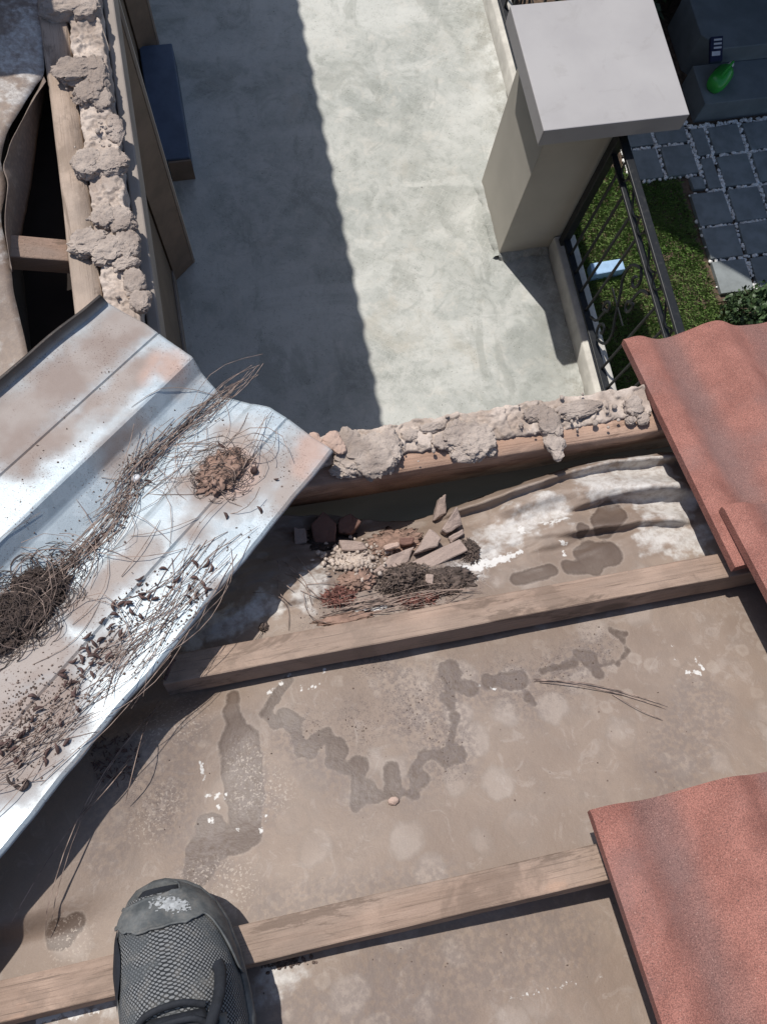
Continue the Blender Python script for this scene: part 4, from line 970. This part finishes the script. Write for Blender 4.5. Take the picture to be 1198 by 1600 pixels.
hk = sh(*vuv(27, 1228), 0.003); V, F = tube(catmull([hk+[-.006, .014, .006], hk+[-.005, .006, .004], hk, hk+[.006, -.004, 0], hk+[.011, .0, 0], hk+[.008, .004, 0]], 4), [.001]*2+[.0016]*6+[.0026]*10+[.0032]*3, 6)
obj('curled_stalk', V, F, M['needledk'], smooth=True, label='small curled stalk near lower left corner of metal sheet', cat='stalk')

def grit(points, smin, smax, label, mat='gritm', name='grit'):
    v, f = ico(1); Vs, Fs = [], []
    sel = v; n = len(sel)
    for i, p in enumerate(points):
        s_ = random.uniform(smin, smax); sc = np.array([random.uniform(.6, 1.5), random.uniform(.6, 1.5), random.uniform(.5, 1)])*s_
        Vs.append(sel*sc + np.array(p) + [0, 0, s_*.4]); Fs.append(f + i*n)
    return obj(name, np.concatenate(Vs), np.concatenate(Fs), M[mat], label=label, cat='grit', kind='stuff')
pts = []
for path, n, sp in (([(300, 900), (200, 1010), (120, 1090), (20, 1170)], 330, .02), ([(340, 640), (200, 720), (130, 830), (60, 900)], 220, .012), ([(150, 600), (60, 720), (20, 820)], 45, .03), ([(400, 700), (440, 760), (320, 880)], 60, .03), ([(330, 900), (280, 980), (260, 1030)], 160, .014), ([(60, 1080), (20, 1120), (60, 1150)], 420, .02)):
    P = [vuv(*p) for p in path]
    for i in range(n):
        q, d = polyline_at(P, random.random()); u, v_ = q[0]+random.gauss(0, sp), q[1]+random.gauss(0, sp)
        if -.56 < v_ < -.175 and u < .27: pts.append(sh(u, v_))
for path, n, sp in (([(230, 920), (190, 970), (150, 1020), (95, 1090), (40, 1150), (5, 1190)], 260, .011), ([(230, 700), (200, 770), (150, 840), (80, 890)], 160, .009)):
    P = [vuv(*p) for p in path]
    for i in range(n):
        q, d = polyline_at(P, random.random()); pts.append(sh(q[0]+random.gauss(0, sp), min(-.18, q[1]+random.gauss(0, sp)), random.uniform(0, .003)))
grit(pts, .0004, .0014, 'dark grit and crumbs scattered over the metal sheet')
pts = []
for a in gritl:
    if len(a) == 5: continue
    for i in range(int(a[2]*(2.4 if a[1] < 980 else .5))):
        p = rf(a[0]+random.gauss(0, a[2]*.55), a[1]+random.gauss(0, a[2]*.45)); pts.append(on_roof(p[:2]))
for i in range(110):
    p = rf(random.uniform(250, 1100), random.uniform(960, 1580)); pts.append(on_roof(p[:2]))
grit(pts, .0003, .0011, 'dark grit scattered over the stained underlay')
p = rf(615, 1252); v, f = ico(3); obj('clay_crumb', on_roof(p[:2]) + [0, 0, .003] + v*(1+.3*fbm(v*2+4, 2))[:, None]*[.007, .005, .004], f, M['pink'], label='small pink crumb at tip of the damp stain on underlay', cat='crumb')

pts = []
for i in range(320):
    p = rf(432+random.gauss(0, 22), 1503+random.gauss(0, 5)-.2*0); pts.append(on_roof(p[:2]))
grit(pts, .0006, .0022, 'dark gravel grit beside the shoe under lower batten')
# rubble in the sag behind the upper batten
def chunk(pts, zup, th, mat, label, seed, tilt=(0, 0), name='brick_piece'):
    P = np.array([rf(px, py, 1.05 - zup)[:2] for px, py in pts]); c = P.mean(0)
    import bmesh
    z0 = -(1.05-zup + TAN*c[1])
    bm = bmesh.new(); V, F = prism([tuple(p) for p in P], -th, 0)
    vs_ = [bm.verts.new((x, y, z + z0 + tilt[0]*(x-c[0]) + tilt[1]*(y-c[1]))) for x, y, z in V]
    for f in F: bm.faces.new([vs_[i] for i in f])
    bmesh.ops.bevel(bm, geom=list(bm.edges), offset=.0015, segments=1, affect='EDGES', profile=.5)
    bmesh.ops.triangulate(bm, faces=list(bm.faces)); bmesh.ops.subdivide_edges(bm, edges=list(bm.edges), cuts=2, use_grid_fill=True)
    Vn = np.array([v.co[:] for v in bm.verts]); Fn = [[v.index for v in f.verts] for f in bm.faces]; bm.free()
    Vn = Vn + .0032*np.stack([fbm(Vn*90+seed, 3), fbm(Vn*90+seed+5, 3), fbm(Vn*90+seed+9, 3)], -1)
    return obj(name, Vn, Fn, M[mat], label=label, cat='rubble', group='rubble in the eave')
g5 = lambda *q: [(460+a/3.744, 740+b/3.744) for a, b in q]
chunk(g5((700, 465), (790, 320), (862, 378), (835, 425)), .015, .03, 'brick', 'pale angular brick piece standing on top of rubble', 1, (.1, -.25))
chunk(g5((685, 515), (965, 385), (1012, 450), (770, 560)), .004, .025, 'brick', 'long flat pale brick piece beside dry soil', 2, (.05, -.15))
chunk(g5((865, 325), (940, 200), (982, 290), (895, 345)), .01, .03, 'brick', 'grey brick shard leaning at the edge of beam shadow', 3, (0, .35))
chunk(g5((435, 590), (570, 480), (695, 425), (670, 510), (480, 620)), .0, .025, 'brick', 'flat pale brick piece behind the dark moss clump', 4, (-.1, -.1))
chunk(g5((95, 300), (170, 235), (245, 290), (240, 390), (120, 400)), -.035, .03, 'redbrick', 'dark red brick lump in the shade near metal sheet', 5, (.1, .1))
chunk(g5((255, 265), (330, 240), (385, 285), (330, 350), (262, 340)), -.035, .03, 'redbrick', 'dark red brick shard beside the red lump', 6, (.2, 0))
chunk(g5((760, 590), (812, 588), (808, 650), (775, 640)), .008, .015, 'brick', 'small square pale chip below the long brick piece', 7)
chunk(g5((260, 390), (400, 400), (430, 440), (280, 450)), -.01, .02, 'brick', 'thin slab in the shade left of pale bricks', 8)
chunk(g5((840, 150), (880, 130), (890, 230), (820, 260)), -.01, .03, 'brick', 'upright grey shard closest to the eave beam', 9, (.2, .4))
chunk(g5((615, 380), (700, 370), (690, 410), (625, 415)), 0, .02, 'redbrick', 'small dark brick chip between the bricks', 10)
chunk(g5((0, 320), (65, 325), (72, 400), (0, 410)), -.03, .03, 'brick', 'grey block corner in shade beside the metal sheet', 11)
chunk(g5((520, 420), (610, 400), (612, 425), (530, 450)), .004, .02, 'pink', 'pale pink plaster crumb above flat brick piece', 12)
chunk(g5((900, 370), (985, 320), (990, 355), (915, 400)), .003, .02, 'brick', 'narrow pale brick sliver at right of rubble', 13)
def rmound(px, py, rx, ry, h, seed, mat, name, label, cat, sub=5):
    c = rf(px, py); v, f = ico(sub); d = 1+.4*fbm(v*2.6+seed, 4, True)+.16*fbm(v*9+seed, 3, True); X_ = c[0]+rx*v[:, 0]*d; Y_ = c[1]+ry*v[:, 1]*d
    return obj(name, np.stack([X_, Y_, zm(X_, Y_)+h*v[:, 2]*d], -1), f, M[mat], label=label, cat=cat)
rmound(553, 872, .032, .022, .014, 2.2, 'bed', 'plaster_heap', 'heap of pink plaster crumbs behind the red fibres', 'rubble')
rmound(560, 905, .03, .022, .014, 3.7, 'silt', 'soil_heap', 'brown soil heap left of the dark moss clump', 'soil')
rmound(520, 828, .045, .03, .01, 4.4, 'darksoil', 'soil_heap', 'dark soil around the shaded brick lumps', 'soil')
rmound(620, 840, .05, .03, .008, 5.9, 'silt', 'soil_heap', 'brown soil behind the pale bricks', 'soil')
rmound(700, 905, .05, .022, .008, 6.4, 'moss', 'soil_heap', 'dark loose soil right of the moss clump', 'soil')
rmound(735, 858, .016, .02, .008, 7.4, 'moss', 'soil_heap', 'small soil heap at right end of bricks', 'soil')
rmound(540, 966, .05, .01, .004, 9.4, 'silt', 'soil_heap', 'strip of brown silt along the upper batten', 'soil', 4)
rmound(412, 980, .008, .008, .009, 11.4, 'moss', 'soil_lump', 'small round soil lump on underlay above the batten', 'soil', 4)
def clump(px, py, rx, ry, h, n, size, mat, name, label, seed):
    r = np.random.default_rng(seed); c = rf(px, py); T = []
    for i in range(n):
        q = r.random()**.5; a = r.uniform(0, 6.3); x, y = c[0]+rx*q*math.cos(a), c[1]+ry*q*math.sin(a); z = float(zm(x, y)) + h*(1-q*q)*r.random()
        d = r.normal(size=3); d[2] = abs(d[2])*.7; d /= np.linalg.norm(d); e = d + r.normal(size=3)*.5; e /= np.linalg.norm(e); s_ = size*r.uniform(.5, 1.3)
        p = np.array([x, y, z]); T.append(tube([p, p+d*s_*.5, p+(d+e)*s_*.5], [s_*.09, s_*.12, s_*.04], 4))
    V, F = merge(T); return obj(name, V, F, M[mat], label=label, cat='debris', kind='stuff')
rmound(628, 905, .034, .02, .018, 5.2, 'moss', 'moss_heap', 'dark crumbly heap under the moss in front of bricks', 'soil')
clump(628, 905, .042, .026, .024, 900, .006, 'moss', 'moss_clump', 'dark dry moss clump in front of the bricks', 21)
clump(690, 910, .045, .022, .012, 420, .006, 'moss', 'leaf_litter', 'dark leaf litter right of the moss clump', 22)
clump(530, 932, .024, .014, .014, 380, .008, 'redfibre', 'red_fibre_clump', 'reddish fibrous clump left of the moss clump', 23)
clump(655, 938, .03, .008, .01, 220, .008, 'redfibre', 'red_fibre_clump', 'flattened reddish litter against the upper batten', 24)
clump(735, 862, .014, .02, .012, 220, .006, 'moss', 'leaf_litter', 'curled litter at right end of the bricks', 25)
pts = []
for i in range(260):
    p = rf(553+random.gauss(0, 24), 868+random.gauss(0, 13)); pts.append(on_roof(p[:2]) + [0, 0, random.uniform(.002, .012)])
grit(pts, .001, .004, 'pale plaster crumbs on the heap behind red fibres', 'bed', 'plaster_crumbs')
clump(190, 1180, .03, .03, .004, 120, .007, 'pod', 'pod_litter', 'dark pod litter fallen on shaded underlay beside metal sheet', 27)

# ================================================================ SHOE
k = NT('shoe_mesh', .8, 0, .3)
att_u, att_v = k.attr('su'), k.attr('sv')
cb_ = k.n('ShaderNodeCombineXYZ'); k.L(att_u, cb_.inputs[0]); k.L(att_v, cb_.inputs[1])
vo = k.n('ShaderNodeTexVoronoi'); vo.inputs['Randomness'].default_value = 0.0; vo.inputs['Scale'].default_value = 1.0
mp = k.n('ShaderNodeMapping'); mp.inputs['Scale'].default_value = (360, 360, 1); mp.inputs['Rotation'].default_value = (0, 0, .78); k.t.links.new(cb_.outputs[0], mp.inputs[0]); k.t.links.new(mp.outputs[0], vo.inputs['Vector'])
dot = k.step(vo.outputs[0], .46, .34)
worn = k.step(k.noise(28, 4), .5, .6)
c = k.mix(dot, (.016, .018, .021), (.17, .175, .18))
c = k.mix(k.math('MULTIPLY', worn, .75), c, (.075, .082, .087))
c = k.mul(c, k.mix(k.noise(300, 3), (.75, .75, .75), (1.25, 1.25, 1.25)))
c = k.mix(k.math('MULTIPLY', k.step(k.noise(60, 5, None, .7), .45, .7), .4), c, (.2, .185, .165))
nbm = k.bump(dot, .8, .0012); nbm = k.bump(k.noise(25, 3), .3, .004, nbm)
M['shoemesh'] = k.done(c, nbm)
k = NT('shoe_rubber', .6, 0, .35)
c = k.mix(k.step(k.noise(40, 4), .35, .65), (.06, .066, .069), (.115, .12, .12)); c = k.mul(c, k.mix(k.noise(350, 3), (.75, .75, .75), (1.25, 1.25, 1.25)))
c = k.mix(k.math('MULTIPLY', k.step(k.noise(70, 5, None, .7), .45, .7), .45), c, (.2, .185, .165))
M['rubber'] = k.done(c, k.bump(k.noise(220, 4), .4, .001))
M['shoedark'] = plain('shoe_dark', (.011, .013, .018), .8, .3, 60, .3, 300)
M['scuff'] = plain('scuff', (.3, .31, .315), .8, .3, 200, .4, 300)
dS = np.array([0, .006, .015, .03, .05, .08, .11, .14, .18, .22, .26, .285, .298])
Lf = np.array([-.208, -.226, -.2345, -.2415, -.2455, -.2455, -.241, -.237, -.239, -.231, -.222, -.213, -.19])
Rt = np.array([-.196, -.176, -.161, -.147, -.136, -.127, -.122, -.119, -.122, -.128, -.134, -.142, -.165])
ht = np.array([.018, .026, .034, .043, .05, .057, .063, .072, .09, .105, .11, .105, .07])
def shoe_pt(d, w, grow=0.0, hs=1.0, z0=.0):
    """w 0..1 from the left sole edge over the top to the right sole edge"""
    L_, R_, h_ = np.interp(d, dS, Lf), np.interp(d, dS, Rt), np.interp(d, dS, ht)*hs
    cx, hw = (L_+R_)/2, (R_-L_)/2 + grow; a = math.pi*(1-w)
    ca, sa = np.cos(a), np.sin(a)
    x = cx + hw*np.sign(ca)*np.abs(ca)**.75*.985; dn = .026 + z0 + (h_+grow-.0)*np.abs(sa)**.85
    y = -.172 - d*CT
    lift = -.012*sstep(.1, 0, d)
    return np.array([x, y + ST*(dn+lift), -(1.0+TAN*y) + CT*(dn+lift)])
shoe = thing('shoe', R(-.18, -.3, 0), 'worn dark grey mesh sports shoe standing on the lower batten', 'shoe')
nd, nw = 90, 60
ds = np.concatenate([np.linspace(.016, .03, 16), np.linspace(.033, .292, nd-16)]); ws = np.linspace(0, 1, nw)
P = np.array([[shoe_pt(d, w) for w in ws] for d in ds]); D_, W_ = np.meshgrid(ds, ws, indexing='ij')
wr = .0022*fbm(np.stack([D_*40, W_*6, W_*0], -1), 3)*sstep(.03, .07, D_); P[..., 2] += wr
half = np.interp(D_, dS, (Rt-Lf)/2)
o = obj('upper', P.reshape(-1, 3), grid(nd, nw), M['shoemesh'], shoe, smooth=True, attrs={'su': D_ + .0022*fbm(np.stack([D_*45, W_*5, W_*0], -1), 3), 'sv': (W_-.5)*half*2.6 + .0022*fbm(np.stack([D_*45, W_*5, W_*0+6], -1), 3)})
# sole
ns = 70; nsec = 5
dd_ = np.concatenate([np.linspace(0, .02, 14), np.linspace(.024, .298, ns-14)]); ring = []
out = [(np.interp(d, dS, Lf), d) for d in dd_] + [(np.interp(d, dS, Rt), d) for d in dd_[::-1]]
V, n = [], len(out); cxm = -.187
for g_, dn in ((-.004, .0), (.002, .004), (.004, .018), (.004, .03), (.0, .034), (-.006, .031), (-.012, .026)):
    for x, d in out:
        q = np.array([x-cxm, d-.14]); q = q*(1+g_/max(np.linalg.norm(q), .04)); y = -.172-(q[1]+.14)*CT; lift = -.012*float(sstep(.1, 0, d))
        V.append((q[0]+cxm, y+ST*(dn+lift), -(1+TAN*y)+CT*(dn+lift)))
F = []
for a in range(6):
    for i in range(n): F.append((a*n+i, (a+1)*n+i, (a+1)*n+(i+1) % n, a*n+(i+1) % n))
F.append(tuple(range(n))); F.append(tuple(range(7*n-1, 6*n-1, -1)))
so = obj('sole', V, F, M['rubber'], shoe); smooth_angle(so, 50)
# toe cap overlay with torn edge, peeling away from the rim
nd2, nw2 = 26, 70; ws = np.linspace(.07, 1.0, nw2); P = []
for i in range(nd2):
    row = []
    for j, w in enumerate(ws):
        back = .04 + .012*math.cos((w-.5)*5) + .07*float(sstep(.72, .98, w)) - .004*float(fbm([w*14, 1.5, 0]))
        front = .017 + .006*float(sstep(.6, .25, w)) + .003*float(fbm([w*9, 7.5, 0])) - .013*float(sstep(.6, .8, w))
        d = front + (back-front)*i/(nd2-1); g_ = .0028 + (.0015 if i in (0, nd2-1) else 0)
        p = shoe_pt(d, w, g_); p[2] += .004*float(sstep(.3, .1, w))*i/(nd2-1); row.append(p)
    P.append(row)
P = np.array(P); o = obj('toe_cap', P.reshape(-1, 3), grid(nd2, nw2), M['rubber'], shoe, smooth=True, solid=.0018)
ni, nj = 36, 52
sc_ = np.array([[shoe_pt(.02+.022*i/ni, .46+.2*j/nj, .0034) for j in range(nj)] for i in range(ni)])
gi, gj = np.meshgrid(np.arange(ni-1)/ni, np.arange(nj-1)/nj, indexing='ij')
msk = fbm(np.stack([gi*9, gj*11, gi*0+3], -1), 4) + .55 - 2.4*((gi-.5-.5*(gj-.5))**2*1.6 + (gj-.5)**2) > .12
keepF = grid(ni, nj)[msk.ravel()]
obj('worn_patch', sc_.reshape(-1, 3), [tuple(f) for f in keepF], M['scuff'], o)
P = np.array([[shoe_pt(.006+.03*i/9, w, -.004, .72) for w in np.linspace(0.02, .98, 40)] for i in range(10)]); obj('toe_lining', P.reshape(-1, 3), grid(10, 40), M['shoedark'], shoe, smooth=True)  # near-black sheet paints the shade inside the toe gap
# dark sheet on the upper, coloured as shade under the lifted cap
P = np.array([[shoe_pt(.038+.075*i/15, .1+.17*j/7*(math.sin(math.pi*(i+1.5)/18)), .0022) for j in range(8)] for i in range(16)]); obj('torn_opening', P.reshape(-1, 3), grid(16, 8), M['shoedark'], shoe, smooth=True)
# tongue and laces
P = np.array([[shoe_pt(.128+.16*i/23, .5+(j/11-.5)*(.25+.12*i/23), .0035) for j in range(12)] for i in range(24)]); to = obj('tongue', P.reshape(-1, 3), grid(24, 12), M['shoedark'], shoe, smooth=True, solid=.003)
def lace(pts, r, name='lace', flat=.6):
    q = [shoe_pt(d, w, g_) for d, w, g_ in pts]; V, F = tube(catmull(q, 6), r, 8, flat=flat); smooth_angle(obj(name, V, F, M['shoedark'], shoe), 60)
lace([(.146, .33, .004), (.126, .42, .009), (.121, .52, .01), (.126, .62, .006)], .0032)
lace([(.15, .37, .006), (.137, .45, .011), (.135, .55, .011), (.142, .63, .006)], .0028)
lace([(.185, .36, .005), (.162, .45, .011), (.155, .52, .012), (.15, .6, .008)], .0028)
lace([(.2, .62, .006), (.18, .54, .012), (.17, .46, .012), (.172, .38, .006)], .0028)
lace([(.095, .72, .006), (.104, .705, .011), (.125, .665, .014), (.16, .6, .015), (.2, .57, .014)], .0062, 'lace_loop', .8)
lace([(.17, .78, .003), (.15, .7, .006), (.165, .66, .007), (.19, .7, .006)], .003)
P = np.array([[shoe_pt(.135+.1*i/19, .69+.05*j/5+.12*i/19*.2, .0025) for j in range(6)] for i in range(20)]); obj('eyelet_strip', P.reshape(-1, 3), grid(20, 6), M['rubber'], shoe, smooth=True, solid=.001)
P = np.array([[shoe_pt(.135+.1*i/19, .29+.05*j/5-.1*i/19*.2, .0025) for j in range(6)] for i in range(20)]); obj('eyelet_strip', P.reshape(-1, 3), grid(20, 6), M['rubber'], shoe, smooth=True, solid=.001)
